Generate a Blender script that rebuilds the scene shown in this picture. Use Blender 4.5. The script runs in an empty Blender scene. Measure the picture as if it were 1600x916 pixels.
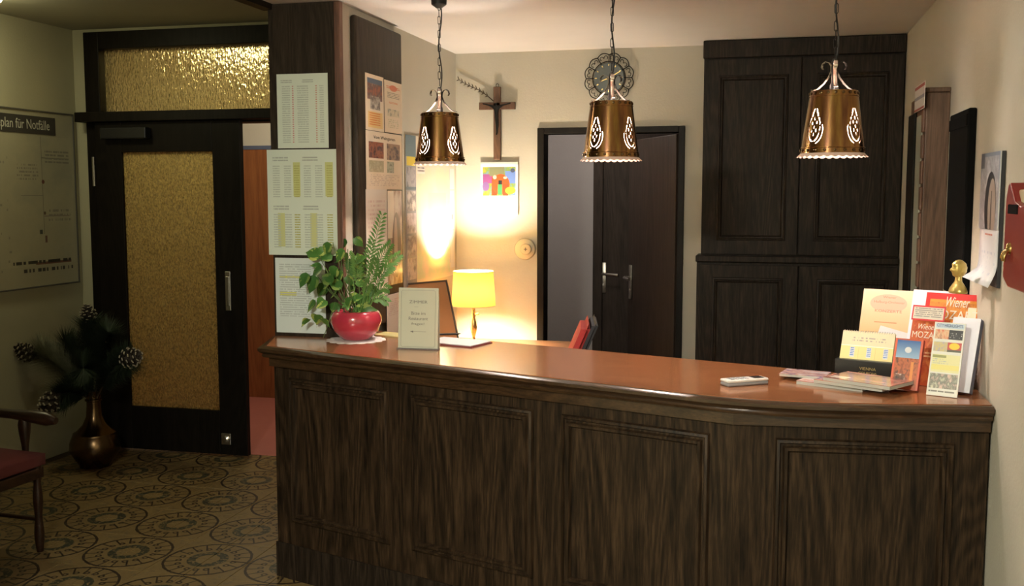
import bpy, bmesh, math, random
from mathutils import Vector, Matrix, Euler
random.seed(7)
PI = math.pi
S = bpy.context.scene
COL = S.collection

# ------------------------------------------------------------------ camera
F = 1600.0; EYE = 1.62
YAW = math.atan(400/1600); PITCH = math.atan(155/1600)
cd = bpy.data.cameras.new('camera'); cam = bpy.data.objects.new('camera', cd); COL.objects.link(cam)
cam.location = (0, 0, EYE); cam.rotation_euler = (PI/2-PITCH, 0, YAW)
cd.sensor_width = 36; cd.sensor_fit = 'HORIZONTAL'; cd.lens = 36*F/1600; cd.clip_start = .05
S.camera = cam
# ------------------------------------------------------------------ world and exposure
W = bpy.data.worlds.new('night'); S.world = W; W.use_nodes = True
W.node_tree.nodes['Background'].inputs[0].default_value = (.05, .05, .06, 1)
W.node_tree.nodes['Background'].inputs[1].default_value = .2
vs = S.view_settings; vs.view_transform = 'Standard'; vs.look = 'None'; vs.gamma = 1; vs.exposure = 1.5
vs.use_curve_mapping = False
# lamp strengths (watts radiated by each bulb)
P_TABLE = 24.0; P_PENDANT = 7.0; P_LOBBY = 66.0; P_CORRIDOR = 6.5; P_VESTIBULE = 3.6; P_ENTRY = 3.0

# ------------------------------------------------------------------ pixel -> place helpers (a survey of the room)
FW = Vector((-math.sin(YAW)*math.cos(PITCH), math.cos(YAW)*math.cos(PITCH), -math.sin(PITCH)))
RT = Vector((math.cos(YAW), math.sin(YAW), 0)); UP = RT.cross(FW); CAM = Vector((0, 0, EYE))
def ray(x, y): return FW + RT*((x-800)/F) - UP*((y-458)/F)
def at_z(x, y, z): d = ray(x, y); return CAM + d*((z-EYE)/d.z)
def at_y(x, y, Y): d = ray(x, y); return CAM + d*(Y/d.y)
def at_x(x, y, X): d = ray(x, y); return CAM + d*(X/d.x)
def at_plane(x, y, p, n): d = ray(x, y); return CAM + d*((p-CAM).dot(n)/d.dot(n))

# ------------------------------------------------------------------ the room's main measures
X_LEFT, X_RIGHT, X_PART, X_PARTL = -4.26, 0.67, -1.81, -2.13
Y_DOOR, Y_BACK, Y_COL, Y_FRONT = 5.68, 5.87, 4.15, -1.6
Z_CEIL, Z_ENTRY, Z_TOP = 2.44, 2.64, 0.99

# ------------------------------------------------------------------ node helpers
class NT:
    def __init__(s, name):
        s.m = bpy.data.materials.new(name); s.m.use_nodes = True
        s.t = s.m.node_tree; s.b = s.t.nodes['Principled BSDF']; s.out = s.t.nodes['Material Output']
    def n(s, typ, **k):
        o = s.t.nodes.new(typ)
        for a, v in k.items(): setattr(o, a, v)
        return o
    def put(s, sock, v):
        if hasattr(v, 'is_output'): s.t.links.new(v, sock)
        elif isinstance(v, (tuple, list)) and len(v) == 3 and sock.type == 'RGBA': sock.default_value = (*v, 1)
        else: sock.default_value = v
    def math(s, op, a, b=0.0, c=None, clamp=False):
        o = s.n('ShaderNodeMath', operation=op, use_clamp=clamp); s.put(o.inputs[0], a); s.put(o.inputs[1], b)
        if c is not None: s.put(o.inputs[2], c)
        return o.outputs[0]
    def mix(s, f, a, b):
        o = s.n('ShaderNodeMix', data_type='RGBA'); s.put(o.inputs[0], f); s.put(o.inputs[6], a); s.put(o.inputs[7], b)
        return o.outputs[2]
    def noise(s, vec, scale, detail=3, rough=.5, dist=0.0, dim='3D'):
        o = s.n('ShaderNodeTexNoise', noise_dimensions=dim)
        if vec is not None: s.put(o.inputs['Vector'], vec)
        o.inputs['Scale'].default_value = scale; o.inputs['Detail'].default_value = detail
        o.inputs['Roughness'].default_value = rough; o.inputs['Distortion'].default_value = dist
        return o.outputs[0]
    def coord(s, kind='Object'): return s.n('ShaderNodeTexCoord').outputs[kind]
    def mapping(s, vec, scale=(1, 1, 1), loc=(0, 0, 0)):
        o = s.n('ShaderNodeMapping'); s.put(o.inputs[0], vec); o.inputs['Scale'].default_value = scale
        o.inputs['Location'].default_value = loc; return o.outputs[0]
    def ramp(s, f, stops):
        o = s.n('ShaderNodeValToRGB'); s.put(o.inputs[0], f); e = o.color_ramp.elements
        while len(e) < len(stops): e.new(.5)
        for k, (p, c) in enumerate(stops): e[k].position = p; e[k].color = (*c, 1)
        return o.outputs[0]
    def bump(s, h, strength=.3, dist=.01):
        o = s.n('ShaderNodeBump'); s.put(o.inputs['Height'], h); o.inputs['Strength'].default_value = strength
        o.inputs['Distance'].default_value = dist; s.t.links.new(o.outputs[0], s.b.inputs['Normal']); return o.outputs[0]
    def set(s, **k):
        for a, v in k.items(): s.put(s.b.inputs[a.replace('_', ' ')], v)
        return s

M = {}
def lin(r, g, b):
    f = lambda v: ((v/255+.055)/1.055)**2.4 if v > 10 else v/255/12.92
    return (f(r), f(g), f(b))
def plain(name, col, rough=.6, metal=0.0, **k):
    if name in M: return M[name]
    t = NT(name); v = t.noise(t.coord(), 9, 2)
    c = t.mix(t.math('MULTIPLY', v, .35), col, tuple(x*.72 for x in col))
    t.set(Base_Color=c, Roughness=rough, Metallic=metal, **k); M[name] = t.m; return t.m
def plaster(name, col, bump=.25, scale=70):
    t = NT(name); o = t.coord(); a = t.noise(o, 2.2, 4, .6); b = t.noise(o, scale, 4, .6)
    c = t.mix(a, tuple(x*.9 for x in col), tuple(min(1, x*1.06) for x in col))
    t.set(Base_Color=c, Roughness=.9); t.bump(b, bump, .004); M[name] = t.m; return t.m
def wood(name, dark, mid, light, rough=.45, axis='z', scale=1.0, coat=0.0, bump=.15, spec=.5):
    t = NT(name); o = t.coord()
    k = 9*scale; lo = .55*scale
    sc = {'z': (k, k, lo), 'x': (lo, k, k), 'y': (k, lo, k)}[axis]
    v = t.mapping(o, sc)
    g1 = t.noise(v, 1.6, 6, .66, 2.2)
    k2 = 85*scale
    l2 = 6.0*scale; sc2 = {'z': (k2, k2, l2), 'x': (l2, k2, k2), 'y': (k2, l2, k2)}[axis]
    g2 = t.noise(t.mapping(o, sc2), 2.0, 3, .6)
    kc = 3.2*scale; lc = .42*scale
    n0 = t.noise(t.mapping(o, {'z': (kc, kc, lc), 'x': (lc, kc, kc), 'y': (kc, lc, kc)}[axis]), 1.0, 2, .45, .6)
    rg = t.math('MULTIPLY_ADD', t.math('SINE', t.math('MULTIPLY', n0, 150.0)), .5, .5)
    f = t.math('ADD', t.math('ADD', t.math('MULTIPLY', g1, .42), t.math('MULTIPLY', g2, .50)), t.math('MULTIPLY_ADD', rg, .11, -.015))
    c = t.ramp(f, [(.33, dark), (.5, mid), (.68, light)])
    t.set(Base_Color=c, Roughness=rough, Coat_Weight=coat, Coat_Roughness=.12, Specular_IOR_Level=spec); t.bump(f, bump, .003)
    M[name] = t.m; return t.m
def emitter(name, col, strength):
    t = NT(name); t.set(Base_Color=(.8, .8, .8), Emission_Color=col, Emission_Strength=strength); M[name] = t.m; return t.m

# flat print: rectangles, text lines, photographs and ellipses in the sheet's own 0..1 frame
def _rect_group():
    g = bpy.data.node_groups.new('rect_mask', 'ShaderNodeTree')
    for n_ in ('u', 'v', 'x0', 'x1', 'y0', 'y1'): g.interface.new_socket(n_, in_out='INPUT', socket_type='NodeSocketFloat')
    g.interface.new_socket('mask', in_out='OUTPUT', socket_type='NodeSocketFloat')
    i = g.nodes.new('NodeGroupInput'); o = g.nodes.new('NodeGroupOutput')
    def mth(op, a, b):
        q = g.nodes.new('ShaderNodeMath'); q.operation = op; g.links.new(a, q.inputs[0]); g.links.new(b, q.inputs[1]); return q.outputs[0]
    I = i.outputs
    a = mth('MULTIPLY', mth('GREATER_THAN', I[0], I[2]), mth('LESS_THAN', I[0], I[3]))
    b = mth('MULTIPLY', mth('GREATER_THAN', I[1], I[4]), mth('LESS_THAN', I[1], I[5]))
    g.links.new(mth('MULTIPLY', a, b), o.inputs[0]); return g
RECT = _rect_group()
def print_mat(name, base, items, rough=.55, axes='xz', coat=0.0):
    t = NT(name); g = t.n('ShaderNodeSeparateXYZ'); t.put(g.inputs[0], t.coord('Generated'))
    u, v = g.outputs['XYZ'.index(axes[0].upper())], g.outputs['XYZ'.index(axes[1].upper())]
    cb = t.n('ShaderNodeCombineXYZ'); t.put(cb.inputs[0], u); t.put(cb.inputs[1], v); uv = cb.outputs[0]
    def rect(x0, x1, y0, y1):
        r = t.n('ShaderNodeGroup'); r.node_tree = RECT
        t.put(r.inputs[0], u); t.put(r.inputs[1], v)
        for k, q in enumerate((x0, x1, y0, y1)): r.inputs[2+k].default_value = q
        return r.outputs[0]
    c = base; first = True
    for k, it in enumerate(items):
        kind = it[0]; r = it[1:5]
        if kind == 'R': mk = rect(*r); col = it[5]
        elif kind == 'E':
            a = t.math('DIVIDE', t.math('SUBTRACT', u, r[0]), r[2]); b = t.math('DIVIDE', t.math('SUBTRACT', v, r[1]), r[3])
            mk = t.math('LESS_THAN', t.math('ADD', t.math('MULTIPLY', a, a), t.math('MULTIPLY', b, b)), 1.0); col = it[5]
        elif kind == 'L':      # lines of small type: n rows
            n_, col = it[5], it[6]; fill = it[7] if len(it) > 7 else .5
            row = t.math('MULTIPLY', t.math('DIVIDE', t.math('SUBTRACT', v, r[2]), r[3]-r[2]), n_)
            fl = t.math('FLOOR', row)
            c2 = t.n('ShaderNodeCombineXYZ'); t.put(c2.inputs[0], t.math('MULTIPLY', u, 26.0/(max(.05, r[1]-r[0]))*.6)); t.put(c2.inputs[1], t.math('MULTIPLY', fl, 7.31))
            nz = t.noise(c2.outputs[0], 1.0, 1)
            mk = t.math('MULTIPLY', t.math('GREATER_THAN', t.math('FRACT', row), .5), t.math('GREATER_THAN', nz, 1-fill))
            mk = t.math('MULTIPLY', mk, rect(*r))
        elif kind == 'P':      # a photograph: three tones of mottling
            c1, c2_, c3, sc, seed = it[5:10]
            w = t.mapping(uv, (sc, sc, 1), (seed*3.7, seed*1.9, seed))
            n1 = t.noise(w, 1.0, 4, .6); col = t.ramp(n1, [(.36, c1), (.5, c2_), (.64, c3)]); mk = rect(*r)
        elif kind == 'G':
            f = t.math('DIVIDE', t.math('SUBTRACT', v, r[2]), r[3]-r[2], clamp=True); col = t.mix(f, it[5], it[6]); mk = rect(*r)
        c = t.mix(mk, c, col)
    t.set(Base_Color=c, Roughness=rough, Coat_Weight=coat, Coat_Roughness=.15); M[name] = t.m; return t.m

# ------------------------------------------------------------------ mesh helpers
class MB:
    def __init__(s): s.v = []; s.f = []
    def add(s, vs, fs):
        k = len(s.v); s.v += [tuple(p) for p in vs]; s.f += [tuple(i+k for i in q) for q in fs]; return s
    def box(s, x0, x1, y0, y1, z0, z1, mat=None):
        p = [Vector(q) for q in ((x0,y0,z0),(x1,y0,z0),(x1,y1,z0),(x0,y1,z0),(x0,y0,z1),(x1,y0,z1),(x1,y1,z1),(x0,y1,z1))]
        if mat is not None: p = [mat @ q for q in p]
        return s.add(p, [(0,3,2,1),(4,5,6,7),(0,1,5,4),(1,2,6,5),(2,3,7,6),(3,0,4,7)])
    def bevel_box(s, x0, x1, y0, y1, z0, z1, b=.004, mat=None, seg=2):
        bm = bmesh.new(); bmesh.ops.create_cube(bm, size=1)
        for q in bm.verts: q.co = Vector(((x0+x1)/2+q.co.x*(x1-x0), (y0+y1)/2+q.co.y*(y1-y0), (z0+z1)/2+q.co.z*(z1-z0)))
        bmesh.ops.bevel(bm, geom=bm.edges[:], offset=b, segments=seg, affect='EDGES', profile=.5)
        return s.take(bm, mat)
    def take(s, bm, mat=None):
        bm.verts.index_update()
        s.add([(mat @ q.co) if mat is not None else q.co for q in bm.verts], [[w.index for w in q.verts] for q in bm.faces]); bm.free(); return s
    def prism(s, poly, z0, z1, mat=None):
        n = len(poly); p = [Vector((a, b, z0)) for a, b in poly]+[Vector((a, b, z1)) for a, b in poly]
        if mat is not None: p = [mat @ q for q in p]
        return s.add(p, [tuple(range(n))[::-1], tuple(range(n, 2*n))]+[(i, (i+1) % n, n+(i+1) % n, n+i) for i in range(n)])
    def lathe(s, prof, n=32, mat=None, cap=True):
        p = []; f = []
        for r, z in prof:
            for k in range(n):
                a = 2*PI*k/n; p.append(Vector((r*math.cos(a), r*math.sin(a), z)))
        m = len(prof)
        for j in range(m-1):
            for k in range(n): f.append((j*n+k, j*n+(k+1) % n, (j+1)*n+(k+1) % n, (j+1)*n+k))
        if cap:
            if prof[0][0] > 1e-5: f.append(tuple(range(n))[::-1])
            if prof[-1][0] > 1e-5: f.append(tuple((m-1)*n+k for k in range(n)))
        if mat is not None: p = [mat @ q for q in p]
        return s.add(p, f)
    def tube(s, pts, r, n=8, closed=False):
        pts = [Vector(p) for p in pts]; m = len(pts); rr = r if isinstance(r, (list, tuple)) else [r]*m
        p = []; f = []; ref = None
        for i in range(m):
            a = pts[(i-1) % m] if (closed or i > 0) else pts[i]; b = pts[(i+1) % m] if (closed or i < m-1) else pts[i]
            d = (b-a).normalized()
            if ref is None: ref = d.orthogonal().normalized()
            ref = (ref - d*ref.dot(d)).normalized(); w = d.cross(ref)
            for k in range(n):
                t = 2*PI*k/n; p.append(pts[i]+(ref*math.cos(t)+w*math.sin(t))*rr[i])
        for i in range(m if closed else m-1):
            j = (i+1) % m
            for k in range(n): f.append((i*n+k, i*n+(k+1) % n, j*n+(k+1) % n, j*n+k))
        if not closed: f += [tuple(range(n))[::-1], tuple((m-1)*n+k for k in range(n))]
        return s.add(p, f)
    def strip(s, pts, wv, th):      # a flat iron band along pts, width vector wv, thickness th
        pts = [Vector(p) for p in pts]; wv = Vector(wv); p = []; f = []; m = len(pts)
        for i in range(m):
            d = (pts[min(i+1, m-1)]-pts[max(i-1, 0)]).normalized(); nn = d.cross(wv).normalized()*th/2
            p += [pts[i]-wv/2-nn, pts[i]+wv/2-nn, pts[i]+wv/2+nn, pts[i]-wv/2+nn]
        for i in range(m-1):
            for k in range(4): f.append((i*4+k, i*4+(k+1) % 4, (i+1)*4+(k+1) % 4, (i+1)*4+k))
        f += [(0, 3, 2, 1), tuple((m-1)*4+k for k in range(4))]
        return s.add(p, f)
    def mesh(s, name):
        me = bpy.data.meshes.new(name); me.from_pydata(s.v, [], s.f)
        bm = bmesh.new(); bm.from_mesh(me); bmesh.ops.recalc_face_normals(bm, faces=bm.faces[:]); bm.to_mesh(me); bm.free()
        me.update(); return me
    def build(s, name, mat, parent=None, smooth=None, label=None):
        me = s.mesh(name); me.materials.append(mat)
        return link(name, me, parent, smooth, label)
def link(name, me, parent=None, smooth=None, label=None):
    o = bpy.data.objects.new(name, me); COL.objects.link(o)
    if parent: o.parent = parent
    if smooth is not None:
        me.shade_smooth() if smooth == 180 else me.set_sharp_from_angle(angle=math.radians(smooth))
        if smooth != 180:
            for p in me.polygons: p.use_smooth = True
    if label: o['label'] = label
    return o
def tag(o, label, cat, group=None):
    o['label'] = label; o['category'] = cat
    if group: o['group'] = group
    return o
def thing(name, label, cat, loc=(0, 0, 0), rot=(0, 0, 0), group=None):
    o = bpy.data.objects.new(name, None); COL.objects.link(o); o.empty_display_size = .1
    o.location = loc; o.rotation_euler = rot; return tag(o, label, cat, group)
def struct(o): o['kind'] = 'structure'; return o
def copy_tree(o, parent=None):
    c = o.copy(); COL.objects.link(c); c.parent = parent
    for ch in list(o.children): copy_tree(ch, c)
    return c
def lettering(txt, width, height, mat, parent, loc, rot=(PI/2, 0, 0), shear=0.0, align='CENTER'):
    cu = bpy.data.curves.new('lettering', 'FONT'); cu.body = txt; cu.align_x = align; cu.align_y = 'CENTER'; cu.extrude = .0002
    cu.size = 1; cu.shear = shear; cu.resolution_u = 3
    o = bpy.data.objects.new('lettering', cu); COL.objects.link(o); cu.materials.append(mat)
    bpy.context.view_layer.update(); d = o.dimensions
    sx = width/max(d.x, 1e-3); sy = height/max(d.y, 1e-3); o.scale = (sx, sy, 1)
    dg = bpy.context.evaluated_depsgraph_get(); me = bpy.data.meshes.new_from_object(o.evaluated_get(dg)); me.transform(Matrix.Diagonal((sx, sy, 1, 1)))
    bpy.data.objects.remove(o); me.materials.clear(); me.materials.append(mat); o = link('lettering', me, parent)
    o.location = loc; o.rotation_euler = rot; return o
def frame_ring(w, h, prof):
    """mitred picture-frame moulding in the local x-z plane, front towards -y; prof = [(inset, proud)]"""
    m = MB(); n = len(prof); p = []
    for (i, d) in prof:
        p += [Vector((-w/2+i, -d, i)), Vector((w/2-i, -d, i)), Vector((w/2-i, -d, h-i)), Vector((-w/2+i, -d, h-i))]
    f = []
    for j in range(n-1):
        for k in range(4): f.append((j*4+k, j*4+(k+1) % 4, (j+1)*4+(k+1) % 4, (j+1)*4+k))
    return m.add(p, f)

# ------------------------------------------------------------------ materials
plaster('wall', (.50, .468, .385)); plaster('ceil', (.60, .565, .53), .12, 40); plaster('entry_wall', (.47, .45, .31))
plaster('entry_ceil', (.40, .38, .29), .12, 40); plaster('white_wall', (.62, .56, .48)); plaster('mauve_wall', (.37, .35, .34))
wood('oak', (0.0054, 0.0032, 0.0019), (0.0243, 0.0142, 0.0074), (0.0621, 0.0365, 0.0189), .46, 'z', 1.0, 0, .25, .22)
wood('oak_side', (0.0170, 0.0116, 0.0073), (0.0306, 0.0213, 0.0136), (0.0510, 0.0365, 0.0238), .5, 'z', 1.2, spec=.2)
wood('cupboard_oak', (0.0088, 0.0059, 0.0039), (0.0201, 0.0136, 0.0091), (0.0438, 0.0306, 0.0201), .5, 'z', 1.1, spec=.18)
wood('black_oak', (.004, .003, .0022), (.008, .006, .0043), (.013, .0098, .007), .45, 'z', 1.0, spec=.15)
wood('top_wood', (0.2124, 0.0708, 0.0260), (0.3127, 0.1156, 0.0437), (0.4012, 0.1652, 0.0661), .24, 'x', .8, .55, .03)
wood('edge_wood', (.018, .009, .004), (.042, .021, .009), (.075, .038, .017), .3, 'x', 1.0, .4)
wood('orange_wood', (.22, .07, .02), (.30, .10, .03), (.36, .13, .04), .5, 'z', .5)
wood('cross_wood', (.07, .03, .015), (.12, .055, .028), (.17, .08, .04), .5, 'z', 1.5)
wood('case_wood', (.05, .025, .014), (.10, .055, .032), (.16, .09, .055), .5, 'z', 1.0)
wood('chair_wood', (0.0120, 0.0054, 0.0024), (0.0300, 0.0120, 0.0054), (0.0480, 0.0210, 0.0090), .35, 'x', 1.0)
wood('trim_wood', (.08, .035, .02), (.14, .065, .04), (.18, .09, .055), .5, 'z', 1.0)
wood('door_brown', (0.0175, 0.0121, 0.0088), (0.0297, 0.0203, 0.0149), (0.0459, 0.0324, 0.0243), .5, 'z', .9, spec=.2)
plain('iron', (.02, .018, .016), .45, .7); plain('steel', (.55, .52, .47), .3, 1.0); plain('brass', (.60, .42, .16), .25, 1.0)
plain('polished', (.75, .66, .6), .22, 1.0); plain('pewter', (.10, .105, .10), .4, .6); plain('dark_brass', (.16, .10, .05), .26, 1.0)
plain('white_plastic', (.75, .73, .68), .4); plain('cream_plastic', (.62, .52, .34), .45); plain('grey_plastic', (.30, .30, .31), .4)
plain('black_plastic', (.012, .012, .013), .35); plain('red_fabric', (.42, .035, .03), .75); plain('dark_shell', (.03, .03, .035), .5)
plain('red_seat', (.11, .022, .02), .95); plain('red_wood', (.24, .018, .016), .35); plain('gilt', (.62, .45, .14), .3, .55)
plain('doily', (.78, .76, .74), .9); plain('soil', (.02, .012, .007), .95); plain('stem', (.10, .16, .04), .6); plain('twig', (.07, .045, .025), .8)
plain('cone', (.035, .024, .016), .8); plain('cone_tip', (.34, .30, .22), .8); plain('ink', (.05, .045, .04), .7); plain('grey_ink', (.22, .21, .18), .7)
plain('white_ink', (.80, .74, .62), .6); plain('pink_floor', (.45, .14, .11), .6); plain('blue_trim', (.10, .12, .20), .6); plain('gold_ink', (.5, .38, .14), .5)
plain('rose_ink', (.55, .25, .17), .6); plain('blue_ink', (.09, .14, .3), .6); plain('paper', (.66, .67, .58), .7); plain('white_paper', (.75, .75, .76), .7)
plain('yellow_paper', (.70, .62, .28), .7); plain('desk_wood', (.30, .14, .06), .4); plain('page_edge', (.55, .56, .52), .8)
plain('grey_frame', (.10, .095, .085), .5); plain('map_frame', (.12, .10, .08), .5); plain('red_card', (.50, .05, .045), .45)
t = NT('red_glaze'); v = t.noise(t.coord(), 14, 3)
t.set(Base_Color=t.mix(v, (.42, .025, .05), (.55, .05, .085)), Roughness=.22, Coat_Weight=.8, Coat_Roughness=.06); M['red_glaze'] = t.m
t = NT('copper'); o = t.coord(); v = t.noise(t.mapping(o, (30, 30, 1.5)), 1.5, 3)
t.set(Base_Color=t.ramp(v, [(.35, (.20, .09, .05)), (.5, (.34, .175, .068)), (.65, (.46, .28, .09))]), Metallic=1.0, Roughness=.19); M['copper'] = t.m
# pierced-rim brass catches the bulb; lamp shade cloth lets light through
t = NT('shade_cloth'); nt = t.t
d = t.n('ShaderNodeBsdfDiffuse'); d.inputs[0].default_value = (.82, .56, .16, 1)
tr = t.n('ShaderNodeBsdfTranslucent'); tr.inputs[0].default_value = (.95, .52, .08, 1)
mx = t.n('ShaderNodeMixShader'); mx.inputs[0].default_value = .020; nt.links.new(d.outputs[0], mx.inputs[1]); nt.links.new(tr.outputs[0], mx.inputs[2])
weave = t.noise(t.mapping(t.coord(), (300, 300, 60)), 1.0, 2); bp = t.n('ShaderNodeBump'); bp.inputs['Strength'].default_value = .1
nt.links.new(weave, bp.inputs['Height']); nt.links.new(bp.outputs[0], d.inputs['Normal']); nt.links.new(mx.outputs[0], t.out.inputs[0]); M['shade_cloth'] = t.m
def pebble_glass(name, stretch, bs, mixf, tint):
    t = NT(name); nt = t.t; o = t.mapping(t.coord(), stretch)
    vo = t.n('ShaderNodeTexVoronoi'); nt.links.new(o, vo.inputs['Vector']); vo.inputs['Scale'].default_value = 90
    h = t.math('ADD', vo.outputs['Distance'], t.noise(o, 150, 2))
    t.set(Base_Color=tint, Transmission_Weight=1.0, Roughness=.09, IOR=1.45); bn = t.bump(h, bs, .01)
    tl = t.n('ShaderNodeBsdfTranslucent')
    nt.links.new(t.ramp(t.noise(o, 130, 3, .7), [(.38, tuple(c*.35 for c in tint)), (.62, tuple(min(1, c*1.3) for c in tint))]), tl.inputs[0])
    ms = t.n('ShaderNodeMixShader'); ms.inputs[0].default_value = mixf
    nt.links.new(t.b.outputs[0], ms.inputs[1]); nt.links.new(tl.outputs[0], ms.inputs[2]); nt.links.new(ms.outputs[0], t.out.inputs[0])
    M[name] = t.m
pebble_glass('door_glass', (1, 1, .55), .8, .6, (.62, .53, .26)); pebble_glass('transom_glass', (1, 1, .35), .9, .16, (.72, .62, .30))
t = NT('opal'); t.set(Base_Color=(.85, .83, .78), Roughness=.3, Transmission_Weight=0.0, Emission_Color=(1, .86, .6), Emission_Strength=3.0); M['opal'] = t.m
t = NT('acrylic'); t.set(Base_Color=(.80, .78, .78), Transmission_Weight=.75, Roughness=.25, IOR=1.2); M['acrylic'] = t.m

# floor tiles: four quarter tiles make one ringed medallion (printed glaze)
t = NT('tile'); g = t.n('ShaderNodeSeparateXYZ'); t.put(g.inputs[0], t.n('ShaderNodeNewGeometry').outputs['Position'])
PX, PY, STEP = -2.385, 3.96, .4
def cell(sock, off): return t.math('MULTIPLY', t.math('SUBTRACT', t.math('FRACT', t.math('ADD', t.math('DIVIDE', t.math('SUBTRACT', sock, off), STEP), 40.5)), .5), STEP)
u, v = cell(g.outputs[0], PX), cell(g.outputs[1], PY)
r = t.math('SQRT', t.math('ADD', t.math('MULTIPLY', u, u), t.math('MULTIPLY', v, v)))
th = t.math('ARCTAN2', v, u); NS = 18
seg = t.math('SUBTRACT', t.math('FRACT', t.math('ADD', t.math('MULTIPLY', th, NS/(2*PI)), NS+.5)), .5)
arc = t.math('MULTIPLY', t.math('MULTIPLY', seg, 2*PI/NS), r)
def band(s_, c_, w_): return t.math('LESS_THAN', t.math('ABSOLUTE', t.math('SUBTRACT', s_, c_)), w_)
nz = t.noise(g.outputs[0].node.inputs[0].links[0].from_socket, 55, 3, .6)
rw = t.math('ADD', r, t.math('MULTIPLY', t.math('SUBTRACT', nz, .5), .012))
outer = band(rw, .19, .0062)
wreath = t.math('MULTIPLY', band(rw, .072, .019), t.math('GREATER_THAN', nz, .43))
spoke = t.math('MULTIPLY', band(arc, .004, .0040), band(r, .150, .036))
dr = t.math('SUBTRACT', r, .128); da = t.math('SUBTRACT', arc, -.006)
cr = t.math('SQRT', t.math('ADD', t.math('MULTIPLY', dr, dr), t.math('MULTIPLY', da, da)))
curl = band(cr, .0105, .0042)
cu_, cv_ = t.math('SUBTRACT', t.math('ABSOLUTE', u), .2), t.math('SUBTRACT', t.math('ABSOLUTE', v), .2)
rc = t.math('SQRT', t.math('ADD', t.math('MULTIPLY', cu_, cu_), t.math('MULTIPLY', cv_, cv_)))
corner = t.math('MULTIPLY', band(rc, .045, .012), t.math('GREATER_THAN', nz, .53))
base = t.mix(t.noise(g.outputs[0].node.inputs[0].links[0].from_socket, 7, 4, .65), (.155, .10, .038), (.235, .16, .065))
ink = t.math('MAXIMUM', outer, t.math('MAXIMUM', spoke, curl))
c = t.mix(t.math('MULTIPLY', ink, .95), base, (.018, .010, .007)); c = t.mix(t.math('MULTIPLY', wreath, .9), c, (.018, .026, .018))
c = t.mix(t.math('MULTIPLY', corner, .5), c, (.10, .08, .05))
t.set(Base_Color=c, Roughness=.42); M['tile'] = t.m
plain('grout', (.10, .075, .045), .9)

# ================================================================== THE ROOM
fl = struct(MB().box(X_LEFT-.1, X_RIGHT+.1, Y_FRONT-.1, Y_DOOR+.1, -.12, -.003).build('floor', M['grout']))
tile_me = MB().bevel_box(-.0990, .0990, -.0990, .0990, -.006, .0, .0015, None, 1).mesh('tile'); tile_me.materials.append(M['tile'])
for i in range(12):
    for j in range(25):
        o = link('tile', tile_me, fl); o.location = (PX+.1-.2*(i-2), PY+.1+.2*(8-j), .0015 if (i*7+j*3) % 5 == 0 else .001)
# the rest of the lobby floor beyond the tiles laid singly
m = MB()
for i in range(-2, 17):
    for j in range(-4, 33):
        X, Y = PX+.1-.2*(i-2-7), PY+.1+.2*(8-j)
        k = i-7
        if 0 <= k < 12 and 0 <= j < 25: continue
        if X > X_RIGHT-.05 or X < X_LEFT-.1 or Y > Y_BACK or Y < Y_FRONT: continue
        m.box(X-.099, X+.099, Y-.099, Y+.099, -.006, .001)
o = m.build('floor_tiles', M['tile'], fl); o['kind'] = 'stuff'

struct(MB().box(X_PARTL, X_RIGHT+.1, Y_FRONT-.1, Y_BACK+.1, Z_CEIL, Z_CEIL+.1).build('ceiling', M['ceil']))
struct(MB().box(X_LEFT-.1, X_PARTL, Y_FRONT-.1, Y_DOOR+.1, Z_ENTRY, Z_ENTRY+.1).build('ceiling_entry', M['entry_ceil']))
struct(MB().box(X_PARTL-.03, X_PARTL+.02, Y_FRONT, Y_COL+.02, Z_CEIL-.025, Z_ENTRY).build('trim_1', M['black_oak']))
struct(MB().box(X_LEFT-.1, X_LEFT, Y_FRONT, Y_DOOR+.1, 0, Z_ENTRY).build('wall_left', M['entry_wall']))
struct(MB().box(X_RIGHT, X_RIGHT+.1, Y_FRONT, Y_BACK+.1, 0, Z_CEIL).build('wall_right', M['wall']))
struct(MB().box(X_LEFT, X_RIGHT, Y_FRONT-.1, Y_FRONT, 0, Z_ENTRY).build('wall_front', M['entry_wall']))
struct(MB().box(X_PARTL-.05, X_PARTL+.03, Y_FRONT, 2.0, 0, Z_CEIL).build('wall_light_blocker', M['entry_wall']))  # unseen wall stretch added to shade the entry from the lobby lamp
# back wall with the doorway
DX0, DX1, DZ = at_y(848, 300, Y_BACK).x, at_y(1062, 300, Y_BACK).x, 1.965
m = MB(); m.box(X_PART, DX0, Y_BACK, Y_BACK+.1, 0, Z_CEIL); m.box(DX1, X_RIGHT, Y_BACK, Y_BACK+.1, 0, Z_CEIL); m.box(DX0, DX1, Y_BACK, Y_BACK+.1, DZ, Z_CEIL)
struct(m.build('wall_back', M['wall']))
# partition whose end is clad in dark wood
struct(MB().box(X_PARTL+.004, X_PART, Y_COL+.02, Y_BACK+.1, 0, Z_CEIL).build('wall_partition', M['wall']))
pl = struct(MB().box(X_PARTL, X_PART-.012, Y_COL, Y_COL+.022, 0, Z_CEIL-.002).build('trim_2', M['oak_side']))
MB().bevel_box(X_PART-.012, X_PART+.016, Y_COL-.004, Y_COL+.03, 0, Z_CEIL-.002, .003).build('edge_strip', M['trim_wood'], pl)
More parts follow.
